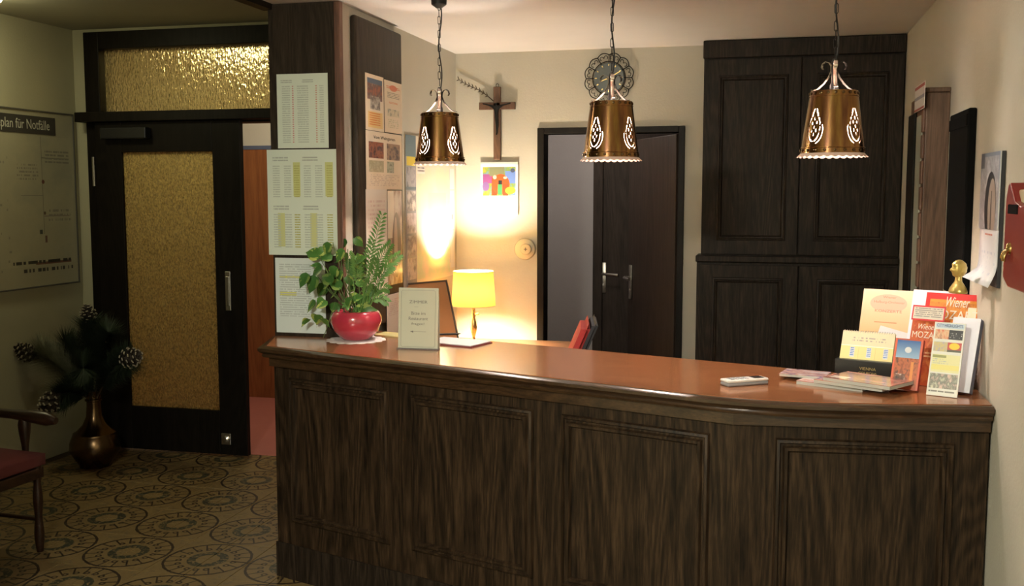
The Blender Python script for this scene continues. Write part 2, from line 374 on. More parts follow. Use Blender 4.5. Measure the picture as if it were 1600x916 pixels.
# entrance wall: black oak frame with transom, leaf and open half
FX0, FX1 = at_y(138, 120, Y_DOOR).x, -2.22
FZ = at_y(138, 52, Y_DOOR).z
m = MB(); m.box(X_LEFT, FX0, Y_DOOR, Y_DOOR+.1, 0, Z_ENTRY); m.box(FX0, X_PARTL, Y_DOOR, Y_DOOR+.1, min(FZ, Z_ENTRY-.01), Z_ENTRY); m.box(FX1, X_PARTL, Y_DOOR, Y_DOOR+.1, 0, Z_ENTRY)
struct(m.build('wall_entrance', M['entry_wall']))
TZ0, TZ1 = at_y(250, 176, Y_DOOR).z, at_y(163, 78, Y_DOOR).z      # transom glass
TX0 = at_y(161, 120, Y_DOOR).x; LZ = at_y(300, 193, Y_DOOR).z     # underside of the rail
LX0, LX1 = at_y(156, 400, Y_DOOR-.08).x, at_y(380, 400, Y_DOOR-.08).x
fr = MB()
fr.bevel_box(FX0, TX0, Y_DOOR-.04, Y_DOOR+.10, 0, FZ, .004); fr.bevel_box(FX1-.12, FX1, Y_DOOR-.04, Y_DOOR+.10, 0, FZ, .004)
fr.bevel_box(TX0, FX1-.12, Y_DOOR-.04, Y_DOOR+.10, TZ1, FZ, .004); fr.bevel_box(TX0, FX1-.12, Y_DOOR-.04, Y_DOOR+.10, LZ, TZ0, .004)
df = struct(fr.build('door_1', M['black_oak']))
MB().box(TX0-.01, FX1-.11, Y_DOOR+.02, Y_DOOR+.028, TZ0-.01, TZ1+.01).build('pane', M['transom_glass'], df, label='yellow textured transom pane')
RX0 = at_y(120, 188, Y_DOOR-.1).x
MB().bevel_box(RX0, FX1, Y_DOOR-.125, Y_DOOR-.04, LZ+.012, LZ+.072, .004).build('rail', M['black_oak'], df)
LY0, LY1 = Y_DOOR-.085, Y_DOOR-.045
GX0, GX1 = at_y(196, 400, LY0).x, at_y(336, 400, LY0).x; GZ0, GZ1 = at_y(270, 638, LY0).z, at_y(270, 237, LY0).z
m = MB(); m.bevel_box(LX0, GX0, LY0, LY1, .012, LZ+.01, .003); m.bevel_box(GX1, LX1, LY0, LY1, .012, LZ+.01, .003)
m.bevel_box(GX0, GX1, LY0, LY1, .012, GZ0, .003); m.bevel_box(GX0, GX1, LY0, LY1, GZ1, LZ+.01, .003)
lf = m.build('door_leaf', M['black_oak'], df)
MB().box(GX0-.01, GX1+.01, LY0+.016, LY0+.022, GZ0-.01, GZ1+.01).build('pane', M['door_glass'], lf, label='gold pebbled glass pane')
hp = at_y(357, 455, LY0); m = MB(); m.bevel_box(hp.x-.018, hp.x+.018, LY0-.008, LY0+.002, hp.z-.12, hp.z+.12, .003)
m.bevel_box(hp.x-.012, hp.x+.012, LY0-.014, LY0-.006, hp.z-.09, hp.z+.09, .003); m.build('handle', M['steel'], lf)
kp = at_y(354, 686, LY0); m = MB(); m.bevel_box(kp.x-.032, kp.x+.032, LY0-.008, LY0+.002, kp.z-.035, kp.z+.035, .003)
m.lathe([(.022, 0), (.022, .01), (.012, .016), (0, .017)], 16, Matrix.Translation((kp.x, LY0-.006, kp.z)) @ Matrix.Rotation(PI/2, 4, 'X')); m.build('floor_lock', M['steel'], lf)
hz = at_y(156, 268, LY0); MB().tube([(LX0-.012, LY0-.006, hz.z-.09), (LX0-.012, LY0-.006, hz.z+.09)], .009, 10).build('hinge', M['steel'], lf)
cp = at_y(200, 205, LY0); MB().bevel_box(cp.x-.16, cp.x+.16, LY0-.06, LY0, cp.z-.05, cp.z+.02, .008).build('closer', M['black_plastic'], lf)
# doorway frame in the back wall with its open leaf
m = MB(); OX0, OX1 = at_y(840, 300, Y_BACK).x, at_y(1069, 300, Y_BACK).x
m.bevel_box(OX0, DX0+.010, Y_BACK-.015, Y_BACK+.105, 0, 2.0, .003); m.bevel_box(DX1-.010, OX1, Y_BACK-.015, Y_BACK+.105, 0, 2.0, .003)
m.bevel_box(DX0+.010, DX1-.010, Y_BACK-.015, Y_BACK+.105, 1.965, 2.0, .003)
d2 = struct(m.build('door_2', M['black_oak']))
def lever(parent, p, sgn, mat=M['steel']):
    q = MB(); q.bevel_box(p[0]-.02, p[0]+.02, p[1]-.008, p[1]+.002, p[2]-.11, p[2]+.11, .003)
    q.tube([(p[0], p[1], p[2]+.03), (p[0], p[1]-.045, p[2]+.03), (p[0]+sgn*.02, p[1]-.055, p[2]+.03), (p[0]+sgn*.11, p[1]-.055, p[2]+.025)], .009, 8)
    q.lathe([(.008, 0), (.008, .004), (0, .004)], 10, Matrix.Translation((p[0], p[1]-.008, p[2]-.05)) @ Matrix.Rotation(PI/2, 4, 'X'))
    return q.build('handle', mat, parent, 40)
hinge = Vector((DX1-.014, Y_BACK+.10, 0)); rk_ = ray(986, 400)
ang = min((math.radians(90+k*.5) for k in range(1, 150)), key=lambda a_: abs((hinge.x+.76*math.cos(a_))*rk_.y-(hinge.y+.76*math.sin(a_))*rk_.x))
leaf = MB().bevel_box(0, .76, -.02, .02, .01, 1.96, .003).build('door_leaf', M['door_brown'], d2); leaf.location = hinge; leaf.rotation_euler = (0, 0, ang)
# room behind it
V0, V1, VY = -1.72, -.25, 7.35
m = MB(); m.box(V0-.1, V0, Y_BACK+.1, VY, 0, 2.4); m.box(V1, V1+.1, Y_BACK+.1, VY, 0, 2.4); m.box(V0-.1, V1+.1, VY, VY+.1, 0, 2.4)
struct(m.build('wall_vestibule', M['mauve_wall']))
struct(MB().box(V0-.1, V1+.1, Y_BACK, VY+.1, -.05, 0).build('floor_vestibule', M['desk_wood']))
struct(MB().box(V0-.1, V1+.1, Y_BACK+.1, VY+.1, 2.4, 2.5).build('ceiling_vestibule', M['white_wall']))
dx = at_y(928, 400, VY).x
m = MB(); m.bevel_box(dx, dx+.07, VY-.05, VY, 0, 2.06, .004); m.bevel_box(dx+.85, dx+.92, VY-.05, VY, 0, 2.06, .004); m.bevel_box(dx+.07, dx+.85, VY-.05, VY, 2.0, 2.06, .004)
m.box(dx+.07, dx+.85, VY-.03, VY, .005, 2.0); d3 = struct(m.build('door_3', M['door_brown']))
hp = at_y(943, 434, VY-.03); lever(d3, (hp.x, VY-.03, hp.z), 1)
hp2 = Vector((.71, .022, 1.02)); h2 = lever(leaf, (.70, -.022, at_y(995, 440, Y_BACK+.75).z), -1); q = h2.copy(); COL.objects.link(q); q.scale = (1, -1, 1)
# corridor behind the entrance
CYB = 7.36; CX0, CX1 = -4.7, X_PARTL
m = MB(); m.box(CX0-.1, CX0, Y_DOOR+.1, CYB+.1, 0, 2.7); m.box(CX1, CX1+.1, Y_DOOR+.1, CYB+.1, 0, 2.7); m.box(CX0, CX1, CYB, CYB+.1, 0, 2.7)
struct(m.build('wall_corridor', M['white_wall']))
struct(MB().box(CX0-.1, CX1+.1, Y_DOOR, CYB+.1, -.05, .002).build('floor_corridor', M['pink_floor']))
struct(MB().box(CX0-.1, CX1+.1, Y_DOOR+.1, CYB+.1, 2.7, 2.8).build('ceiling_corridor', M['white_wall']))
pz = at_y(400, 234, CYB).z; pz2 = at_y(400, 228, CYB).z
o = struct(MB().box(CX0+.01, CX1-.01, CYB-.03, CYB, .0, pz).build('trim_3', M['orange_wood'])); MB().box(CX0+.01, CX1-.01, CYB-.034, CYB, pz, pz2).build('blue_strip', M['blue_trim'], o)

# ================================================================== COUNTER
BA = Vector((-1.99, 3.862, 0)); BF = Vector((-.09, 3.218, 0)); BE = Vector((.662, 3.300, 0))
d1 = (BF-BA).normalized(); n1 = Vector((d1.y, -d1.x, 0)); d2v = (BE-BF).normalized(); n2 = Vector((d2v.y, -d2v.x, 0))
ctr = thing('reception_counter', 'dark oak reception counter with four framed panels and a bent front', 'counter', (BF.x, BF.y, 0))
def L(p): return (p[0]-BF.x, p[1]-BF.y)
ZB = Z_TOP-.05
poly = [L(BA), L(BF), L(BE), L((.662, 3.34)), L((-.08, 3.262)), L((-1.93, 3.888)), L((-2.03, 4.13)), L((-2.07, 4.13))]
MB().prism(poly, .0, ZB).build('body', M['oak'], ctr)
ztop = at_plane(454.5, 590, BA, n1).z; zbot = at_plane(454.5, 814, BA, n1).z
prof = [(0, 0), (.004, .012), (.012, .015), (.016, .008), (.022, .008), (.027, .018), (.036, .018), (.042, .004), (.050, .003)]
for (xa, xb, p0, dd, nn) in ((455, 609, BA, d1, n1), (644, 834, BA, d1, n1), (878, 1109, BA, d1, n1), (1211, 1490, BF, d2v, n2)):
    a, b = at_plane(xa, 720, p0, nn), at_plane(xb, 720, p0, nn); c = (a+b)/2; w = math.hypot(b.x-a.x, b.y-a.y); h = ztop-zbot
    rz = math.atan2(dd.y, dd.x)
    pn = MB().box(-w/2+.046, w/2-.046, -.004, .004, .046, h-.046).build('panel', M['oak'], ctr)
    pn.location = (c.x-BF.x, c.y-BF.y, zbot); pn.rotation_euler = (0, 0, rz)
    frame_ring(w, h, prof).build('moulding', M['oak'], pn, 40)
# plinth and moulding under the top
def run(z0, z1, proud, name, mat, b=.004):
    m = MB()
    q = [BA-d1*proud+n1*proud, BF+(n1+n2).normalized()*proud, BE+n2*proud, BE-n2*.0, BF, BA-d1*0]
    m.prism([L(p) for p in q], z0, z1); return m.build(name, mat, ctr)
run(0, at_plane(437, 846, BA, n1).z, .006, 'plinth', M['cupboard_oak']); run(ZB-.035, ZB, .014, 'cornice', M['edge_wood'])
# worktop
A = Vector((-2.045, 3.838, 0)); B = Vector((-.235, 3.229, 0)); E_ = Vector((X_RIGHT-.004, 3.262, 0))
front = [A]
c1 = Vector((-.02, 3.155, 0)); D = Vector((.24, 3.186, 0))
for k in range(13):
    s_ = k/12; front.append(B*(1-s_)**2+c1*2*s_*(1-s_)+D*s_**2)
front.append(E_)
back = [Vector((X_RIGHT-.004, 3.615, 0)), Vector((X_PART+.018, 4.425, 0)), Vector((X_PART+.018, Y_COL-.006, 0)), Vector((-2.14, Y_COL-.006, 0))]
nf = len(front)
nrm = []
for i in range(nf):
    a, b = front[max(i-1, 0)], front[min(i+1, nf-1)]; dd = (b-a).normalized(); nrm.append(Vector((-dd.y, dd.x, 0)))
def ring(inset, z):
    q = []
    for i, p in enumerate(front): q.append(p+nrm[i]*inset+Vector((0, 0, z)))
    q[0] = q[0]+Vector((inset, 0, 0))
    r_ = [p+Vector((0, 0, z)) for p in back]; r_[-1] = r_[-1]+Vector((inset, 0, 0)); return q+r_
def rings(prof, name, mat, parent=None, label=None):
    m = MB(); n = nf+len(back)
    for (i, z) in prof: m.v += [tuple(p) for p in ring(i, z)]
    for j in range(len(prof)-1):
        for k in range(n): m.f.append((j*n+k, j*n+(k+1) % n, (j+1)*n+(k+1) % n, (j+1)*n+k))
    m.f.append(tuple(range(n))[::-1]); m.f.append(tuple((len(prof)-1)*n+k for k in range(n)))
    return m.build(name, mat, parent, 35)
wt = rings([(.020, Z_TOP-.002), (.020, Z_TOP)], 'counter_top', M['top_wood'])
tag(wt, 'glossy reddish-brown wooden worktop lying along the whole reception counter', 'worktop')
rings([(.024, Z_TOP-.05), (.010, Z_TOP-.048), (.006, Z_TOP-.040), (.010, Z_TOP-.034), (.002, Z_TOP-.028), (-.004, Z_TOP-.020), (-.004, Z_TOP-.010), (.004, Z_TOP-.003), (.020, Z_TOP-.0021)], 'nosing', M['edge_wood'], wt)

# ================================================================== PENDANT LAMPS
SH_H, R0, R1 = .205, .104, .077       # height, lower and upper radius of the shade
def motif(a, z):
    """True where the shade is pierced; a = arc metres from the motif's axis, z = metres above the lower rim"""
    y = z-.095
    def tear(cx, cy, rx, ry): return ((a-cx)/rx)**2+((y-cy)/ry)**2 < 1
    for (cx, cy) in ((0, .018), (-.009, .004), (.009, .004), (0, -.010), (-.009, -.022), (.009, -.022), (0, -.034)):
        if tear(cx, cy, .0026, .0062): return True
    for s_ in (-1, 1):
        e = (a*s_-.004)/.019; f = (y+.014)/.042; q = e*e+f*f
        if .84 < q < 1.12 and a*s_ > .006 and y < .02 and abs(y+.006) > .003: return True
        e = (a*s_-.008)/.025; f = (y+.024)/.040; q = e*e+f*f
        if .92 < q < 1.12 and a*s_ > .012 and y < -.004: return True
        if abs(a*s_-.004-(.05-y)*.32) < .0026 and .024 < y < .05: return True
    return 1.05 < (a/.016)**2+((y+.034)/.022)**2 < 1.35 and y < -.048
def shade_mesh():
    NA, NZ = 480, 132; p = []; f = []
    for j in range(NZ+1):
        z = SH_H*j/NZ; r_ = R0+(R1-R0)*j/NZ
        for k in range(NA): t_ = 2*PI*k/NA; p.append((r_*math.cos(t_), r_*math.sin(t_), z))
    for j in range(NZ):
        zc = SH_H*(j+.5)/NZ; rc_ = R0+(R1-R0)*(j+.5)/NZ
        for k in range(NA):
            tc = 2*PI*(k+.5)/NA; q = (tc/(PI/2)) % 1
            if motif((q-.5)*PI/2*rc_, zc): continue
            f.append((j*NA+k, j*NA+(k+1) % NA, (j+1)*NA+(k+1) % NA, (j+1)*NA+k))
    m = MB(); m.add(p, f); return m.mesh('shade')
def pendant():
    root = thing('pendant_lamp', 'pierced copper pendant lamp', 'lamp')       # origin at the lower rim's centre
    me = shade_mesh(); me.materials.append(M['copper']); link('shade', me, root, 180)
    me = shade_mesh()
    for v_ in me.vertices: k_ = 1-.0025/R0; v_.co.x *= k_; v_.co.y *= k_
    me.materials.append(plain('enamel', (.50, .38, .33), .5)); link('liner', me, root, 180)
    m = MB()                                                                     # scalloped rim flaring outwards
    NA = 240; p = []
    for j, (r_, z) in enumerate(((R0, .0), (R0+.004, -.005), (R0+.009, -.009))):
        for k in range(NA):
            t_ = 2*PI*k/NA; sc_ = abs(math.sin(t_*15)); rr = r_+(0 if j < 2 else .004*sc_); p.append((rr*math.cos(t_), rr*math.sin(t_), z-(.0045*sc_ if j == 2 else 0)))
    m.add(p, [(j*NA+k, j*NA+(k+1) % NA, (j+1)*NA+(k+1) % NA, (j+1)*NA+k) for j in range(2) for k in range(NA)])
    m.build('rim', plain('rim_enamel', (.75, .55, .47), .35), root, 180)
    for zz, rr, hh in ((.018, R0-.001, .004), (SH_H-.018, R1+.002, .003)):
        m = MB(); m.tube([((rr+.001)*math.cos(2*PI*k/48), (rr+.001)*math.sin(2*PI*k/48), zz) for k in range(48)], .0016, 6, True); m.build('bead_ring', M['copper'], root, 180)
    m = MB()
    for k in range(20):
        t_ = 2*PI*k/20
        for zz, rr in ((.009, R0-.001), (SH_H-.008, R1+.001)):
            mt = Matrix.Translation((rr*math.cos(t_), rr*math.sin(t_), zz)) @ Matrix.Rotation(t_, 4, 'Z') @ Matrix.Rotation(PI/2, 4, 'Y')
            m.lathe([(.0052, -.001), (.0052, .0022), (.003, .0034), (0, .0036)], 8, mt)
    m.build('stud_row', M['dark_brass'], root, 40)['kind'] = 'stuff'
    for k in range(3):                                                            # scrolled iron bands
        t_ = 2*PI*k/3+.52; c_, s_ = math.cos(t_), math.sin(t_)
        pts = []
        for q in ((R1+.004, SH_H+.010), (R1-.004, SH_H+.008), (R1-.020, SH_H+.013), (.038, SH_H+.028), (.020, SH_H+.048), (.011, SH_H+.068), (.012, SH_H+.084), (.020, SH_H+.096), (.032, SH_H+.100), (.042, SH_H+.094), (.046, SH_H+.083), (.041, SH_H+.075)):
            pts.append((q[0]*c_, q[0]*s_, q[1]))
        MB().strip(pts, (-s_*.011, c_*.011, 0), .002).build('scroll', M['polished'] if k else M['iron'], root, 60)
    m = MB(); m.lathe([(.0, SH_H-.03), (.014, SH_H-.03), (.014, SH_H+.02), (.010, SH_H+.03), (.010, SH_H+.10), (.006, SH_H+.108), (0, SH_H+.108)], 16); m.build('stem', M['black_plastic'], root, 40)
    m = MB(); m.lathe([(.02, SH_H-.03), (.02, SH_H-.075), (.0, SH_H-.075)], 16); m.build('socket', M['dark_brass'], root, 40)
    m = MB(); m.lathe([(.0, SH_H-.145)]+[(.026*math.sin(PI*k/10), SH_H-.119-.026*math.cos(PI*k/10)) for k in range(1, 9)]+[(.013, SH_H-.075)], 14, None, False)
    m.build('bulb', emitter('pendant_glow', (1, .90, .80), P_PENDANT/(PI*.0085)), root, 180)
    ztop_ = Z_CEIL-PZ
    m = MB(); z = SH_H+.112; k = 0
    while z < ztop_-.05:                                                          # chain links, alternately turned
        ax = Vector((1, 0, 0)) if k % 2 else Vector((0, 1, 0)); pts = []
        for q in range(12):
            t_ = 2*PI*q/12; pts.append(ax*(.0055*math.cos(t_))+Vector((0, 0, z+.017+(.011 if math.sin(t_) > 0 else -.011)+.0055*math.sin(t_))))
        m.tube(pts, .0014, 5, True); z += .0285; k += 1
    m.build('chain', M['iron'], root, 180)
    m = MB(); pts = [(.004+.006*math.sin(s_*9), .004+.005*math.sin(s_*7+1), SH_H+.10+(ztop_-.03-SH_H-.10)*s_) for s_ in [q/24 for q in range(25)]]
    m.tube(pts, .0030, 6); m.build('cable', M['black_plastic'], root, 180)
    MB().lathe([(0, ztop_-.045), (.012, ztop_-.045), (.032, ztop_-.03), (.034, ztop_-.002), (0, ztop_-.001)], 20).build('ceiling_cup', M['iron'], root, 40)
    return root
PZ = 1.755
pen = pendant()
spots = []
for (x, w_, yb) in ((687.5, 79, 249), (954.5, 90, 247.5), (1300, 100, 249)):
    dep = F*.215/w_; r_ = ray(x, yb); spots.append(CAM+r_*(dep/r_.dot(FW)))
plabels = ('pierced copper pendant lamp hanging near the crucifix and side wall notices', 'pierced copper pendant lamp hanging in front of the iron wall clock',
           'pierced copper pendant lamp hanging in front of the tall dark cupboard')
for k, p in enumerate(spots):
    o = pen if k == 0 else copy_tree(pen)
    o.location = (p.x, p.y, PZ); o.rotation_euler = (0, 0, YAW+(.02, .0, -.22)[k]); tag(o, plabels[k], 'lamp', 'pendant lamps over the counter')

# ================================================================== TABLE LAMP, DESK AND THE CORNER BEHIND THE COUNTER
dk = thing('desk', 'low brown work desk in the corner behind the counter', 'desk', (-1.30, 5.25, 0))
MB().bevel_box(-.49, .26, -.62, .6, .73, .76, .005).build('desk_top', M['desk_wood'], dk)
for sx, sy in ((-.45, -.57), (.21, -.57), (-.45, .55), (.21, .55)): MB().bevel_box(sx-.025, sx+.025, sy-.025, sy+.025, 0, .73, .004).build('leg', M['desk_wood'], dk)
LP = Vector((-1.598, 5.5, .76))
lamp = thing('table_lamp', 'lit table lamp with yellow drum shade on a slim brass foot', 'lamp', LP)
MB().lathe([(0, 0), (.055, 0), (.057, .008), (.03, .016), (.012, .03), (.009, .06), (.016, .085), (.020, .11), (.015, .145), (.009, .165), (.012, .18), (.010, .20), (.010, .235), (0, .235)], 24).build('foot', M['brass'], lamp, 50)
q = MB(); q.tube([(.01, 0, .185), (.03, 0, .19)], .006, 8); q.build('switch', M['brass'], lamp)
z0, z1 = at_y(740, 481, 5.5-.11).z-.76, at_y(740, 424, 5.5).z-.76; zb_ = 1.09-.76
me = MB().lathe([(.124, z0), (.112, z1)], 64, None, False); o = me.build('shade', M['shade_cloth'], lamp, 180)
for rr, zz in ((.124, z0), (.112, z1)): MB().tube([(rr*math.cos(2*PI*k/64), rr*math.sin(2*PI*k/64), zz) for k in range(64)], .002, 5, True).build('shade_ring', M['cream_plastic'], lamp, 180)
q = MB()
for k in range(3): t_ = 2*PI*k/3; q.tube([(0, 0, z0+.02), (.122*math.cos(t_), .122*math.sin(t_), z0+.006)], .0015, 5)
q.build('spider', M['brass'], lamp)
MB().lathe([(.012, .235), (.013, .27), (.0, .27)], 14).build('socket', M['cream_plastic'], lamp, 40)
MB().lathe([(.012, .27)]+[(.030*math.sin(PI*k/10), zb_-.030*math.cos(PI*k/10)) for k in range(2, 10)]+[(0, zb_+.03)], 16, None, False).build('bulb', emitter('lamp_glow', (1, .91, .76), P_TABLE/(PI*.0115)), lamp, 180)
# framed board leaning beside the lamp
pA, pB = at_y(690, 433, 5.12), at_y(717, 535, 5.0)
fb = thing('leaning_board', 'dark-edged framed board leaning on the desk next to the yellow lamp', 'board', (-1.665, 5.05, .768), (math.radians(-16), 0, math.radians(62)))
fw_, fh_ = .34, .40
MB().box(-fw_/2, fw_/2, -.004, .004, 0, fh_).build('sheet', plain('lamp_tinted_face', (.58, .30, .13), .6), fb)  # orange of the lampshade-filtered light is put into the face colour
frame_ring(fw_, fh_, [(-.004, -.008), (-.004, .010), (.003, .010), (.005, .004)]).build('frame', M['map_frame'], fb)
# chair behind the counter
cp_ = at_y(913, 505, 4.95)
ch = thing('office_chair', 'red upholstered office chair with dark back shell behind the counter', 'chair', (cp_.x-.345, 4.95, 0), (0, 0, math.radians(-79)))
q = MB()
for k in range(5):
    t_ = 2*PI*k/5; q.tube([(0, 0, .09), (.28*math.cos(t_), .28*math.sin(t_), .06)], [.022, .014], 8)
q.build('star_base', M['dark_shell'], ch, 40)
for k in range(5):
    t_ = 2*PI*k/5; MB().lathe([(0, -.02), (.026, -.02), (.03, 0), (.026, .02), (0, .02)], 14, Matrix.Translation((.28*math.cos(t_), .28*math.sin(t_), .032)) @ Matrix.Rotation(PI/2, 4, 'X')).build('caster', M['black_plastic'], ch, 40)
MB().tube([(0, 0, .08), (0, 0, .44)], .025, 14).build('gas_column', M['steel'], ch, 40)
MB().bevel_box(-.23, .23, -.22, .22, .44, .52, .03, None, 4).build('seat', M['red_fabric'], ch, 50)
def back_pad(y0, y1, grow, name, mat):
    bm = bmesh.new(); bmesh.ops.create_cube(bm, size=1)
    for v_ in bm.verts: v_.co = Vector((v_.co.x*(.42+grow), (y0+y1)/2+v_.co.y*(y1-y0), .60+.20+v_.co.z*(.40+grow)))
    bmesh.ops.bevel(bm, geom=bm.edges[:], offset=min(.05, (y1-y0)*.48), segments=4, affect='EDGES')
    for v_ in bm.verts: v_.co.y += (v_.co.z-.6)*.42-.12*v_.co.x**2
    return MB().take(bm).build(name, mat, ch, 50)
back_pad(.17, .225, -.01, 'backrest', M['red_fabric']); back_pad(.215, .245, 0, 'back_shell', M['dark_shell'])
MB().tube([(0, .10, .45), (0, .24, .50), (0, .29, .66)], .016, 8).build('back_arm', M['dark_shell'], ch, 60)

# ================================================================== BACK WALL
def sheet(name, label, cat, loc, w, h, mat, rot=(0, 0, 0), th=.002, group=None, base_mid=True):
    """one thin sheet, local x = width, z = up, front towards -y; origin at the lower edge's middle"""
    o = MB().box(-w/2, w/2, -th, 0, 0, h).build(name, mat); o.location = loc; o.rotation_euler = rot
    return tag(o, label, cat, group) if label else o
# crucifix
c0, c1_ = at_y(778, 250, Y_BACK), at_y(778, 136, Y_BACK)
cx = thing('crucifix', 'wooden crucifix with a small metal figure hanging on the back wall', 'crucifix', (c0.x, Y_BACK, c0.z))
H_ = c1_.z-c0.z; bz = at_y(778, 166, Y_BACK).z-c0.z; bw = at_y(806, 166, Y_BACK).x-at_y(750, 166, Y_BACK).x
MB().bevel_box(-.021, .021, -.026, -.004, 0, H_, .003).build('upright', M['cross_wood'], cx)
MB().bevel_box(-bw/2, bw/2, -.026, -.004, bz-.021, bz+.021, .003).build('crossbar', M['cross_wood'], cx)
q = MB(); q.tube([(0.008*math.cos(2*PI*k/16), -.012, H_+.008+.010*math.sin(2*PI*k/16)) for k in range(16)], .0018, 5, True); q.build('hanging_ring', M['iron'], cx)
me = bpy.data.meshes.new('figure')
jv = [(0, -.036, bz-.075), (0, -.040, bz-.045), (0, -.038, bz-.012), (0, -.040, bz+.006), (0, -.043, bz+.018), (-.045, -.034, bz+.004), (-.085, -.030, bz+.014), (.045, -.034, bz+.004), (.085, -.030, bz+.014), (.006, -.042, bz-.11), (.004, -.036, bz-.155), (0, -.040, bz-.17)]
je = [(0, 1), (1, 2), (2, 3), (3, 4), (2, 5), (5, 6), (2, 7), (7, 8), (0, 9), (9, 10), (10, 11)]
me.from_pydata(jv, je, []); me.materials.append(M['iron']); fg = link('figure', me, cx)
sk = fg.modifiers.new('skin', 'SKIN')
for k, r_ in enumerate((.011, .011, .012, .006, .010, .005, .004, .005, .004, .009, .006, .005)): me.skin_vertices[0].data[k].radius = (r_, r_)
me.skin_vertices[0].data[0].use_root = True; sb = fg.modifiers.new('sub', 'SUBSURF'); sb.levels = 1; sb.render_levels = 1
# dry twig tucked behind the crucifix
a, b = at_y(717, 122, Y_BACK-.02), at_y(773, 160, Y_BACK-.02)
tw = thing('dry_twig', 'thin dry twig stuck behind the crucifix, slanting up', 'twig', (b.x, Y_BACK-.012, b.z))
dv = Vector((a.x-b.x, 0, a.z-b.z)); q = MB(); pts = [dv*s_+Vector((0, -.004, .010*math.sin(s_*5))) for s_ in [k/10 for k in range(11)]]; q.tube(pts, [.0034-.0018*k/10 for k in range(11)], 6); q.build('stalk', M['twig'], tw, 180)
q = MB()
for k in range(2, 11):
    for s_ in (-1, 1):
        p = pts[k]; e = p+Vector((dv.x*.05, -.006, dv.z*.05))+Vector((.012*s_*.4, 0, .014*s_)); q.tube([p, (p+e)/2+Vector((0, -.003, 0)), e], [.0015, .003, .0008], 5)
q.build('buds', M['twig'], tw, 180)['kind'] = 'stuff'
# picture calendar
k0, k1 = at_y(752, 336, Y_BACK), at_y(810, 256, Y_BACK)
w_, h_ = k1.x-k0.x, k1.z-k0.z
cal = print_mat('calendar_print', lin(232, 226, 220), [
    ('R', .06, .94, .38, .94, lin(196, 168, 60)), ('P', .06, .94, .38, .94, lin(205, 170, 40), lin(120, 150, 70), lin(110, 140, 200), 4.0, 3),
    ('R', .06, .30, .62, .80, lin(140, 70, 130)), ('R', .66, .94, .62, .86, lin(100, 130, 200)), ('R', .24, .64, .76, .94, lin(120, 125, 95)), ('E', .14, .56, .09, .09, lin(120, 90, 150)),
    ('R', .30, .44, .38, .76, lin(205, 70, 30)), ('E', .54, .60, .24, .20, lin(215, 85, 35)), ('R', .60, .74, .38, .60, lin(205, 75, 35)), ('R', .46, .58, .40, .60, lin(70, 150, 90)),
    ('R', .48, .58, .60, .68, lin(40, 40, 40)), ('E', .38, .74, .05, .04, lin(240, 180, 170)), ('E', .66, .73, .05, .025, lin(240, 190, 180)), ('E', .80, .48, .14, .07, lin(220, 200, 60)), ('E', .86, .87, .06, .04, lin(70, 80, 110)),
    ('L', .30, .70, .31, .35, 1, lin(150, 150, 160)), ('L', .08, .92, .08, .30, 7, lin(170, 172, 185), .35), ('R', .04, .96, .035, .05, lin(150, 170, 210))])
co = thing('wall_calendar', 'month calendar with a colourful abstract picture below the crucifix', 'calendar', (k0.x+w_/2, Y_BACK, k0.z))
s_ = MB().box(-w_/2, w_/2, -.012, -.010, 0, h_).build('page', cal, co)
MB().box(-w_/2, w_/2, -.010, -.002, -.0, h_).build('backing', M['white_paper'], co)
MB().bevel_box(-w_/2, w_/2, -.016, -.001, h_-.006, h_+.012, .003).build('hanger_strip', M['paper'], co)
# iron clock
kc = at_y(952, 122.5, Y_BACK); R_ = at_y(991, 122.5, Y_BACK).x-kc.x
ck = thing('wall_clock', 'round wrought-iron wall clock with scrollwork border and brass hands', 'clock', (kc.x, Y_BACK, kc.z))
MY = Matrix.Rotation(PI/2, 4, 'X')
MB().lathe([(0, .005), (R_*.60, .005), (R_*.62, .012), (R_*.60, .018), (0, .020)], 40, MY).build('dial', M['pewter'], ck, 30)
q = MB(); q.tube([(R_*.66*math.cos(2*PI*k/48), -.012, R_*.66*math.sin(2*PI*k/48)) for k in range(48)], .0028, 5, True); q.build('inner_ring', M['iron'], ck, 180)
sp_ = MB().tube([(0, -.012, R_*.62), (0, -.012, R_*.94)], .003, 5).mesh('spoke'); sp_.materials.append(M['iron'])
for k in range(12): o = link('spoke', sp_, ck, 180); o.rotation_euler = (0, 2*PI*k/12, 0)
q = MB(); pts = []
for s_ in [k/10 for k in range(11)]:
    t_ = (s_-.5)*2*PI/12*.98; rr = R_*(.92+.08*math.sin(PI*s_)); pts.append((rr*math.sin(t_), -.012, rr*math.cos(t_)))
q.tube(pts, .0028, 5)
for sg in (-1, 1):
    pts = []
    for s_ in [k/14 for k in range(15)]:
        t_ = s_*4.4; rr = .013*(1-s_*.55); pts.append((sg*(.003+.011-rr*math.cos(t_)), -.012, R_*.80+rr*math.sin(t_)*1.15))
    q.tube(pts, .0020, 5)
sm = q.mesh('scroll'); sm.materials.append(M['iron'])
for k in range(12): o = link('scroll', sm, ck, 180); o.rotation_euler = (0, 2*PI*(k+.5)/12, 0)
for an, ln in ((math.radians(62), .075), (math.radians(-112), .055)):
    MB().prism([(-.004, -.012), (.004, -.012), (.0015, ln), (-.0015, ln)], .022, .024, Matrix.Rotation(an, 4, 'Y') @ MY).build('hand', M['brass'], ck)
MB().lathe([(0, .02), (.008, .02), (.006, .028), (0, .029)], 14, MY).build('hub', M['brass'], ck, 40)
q = MB()
for k in range(12):
    t_ = 2*PI*k/12; q.box(-.003, .003, -.0215, -.0195, R_*.48, R_*.55, Matrix.Rotation(t_, 4, 'Y'))
q.build('hour_marks', M['brass'], ck)['kind'] = 'stuff'
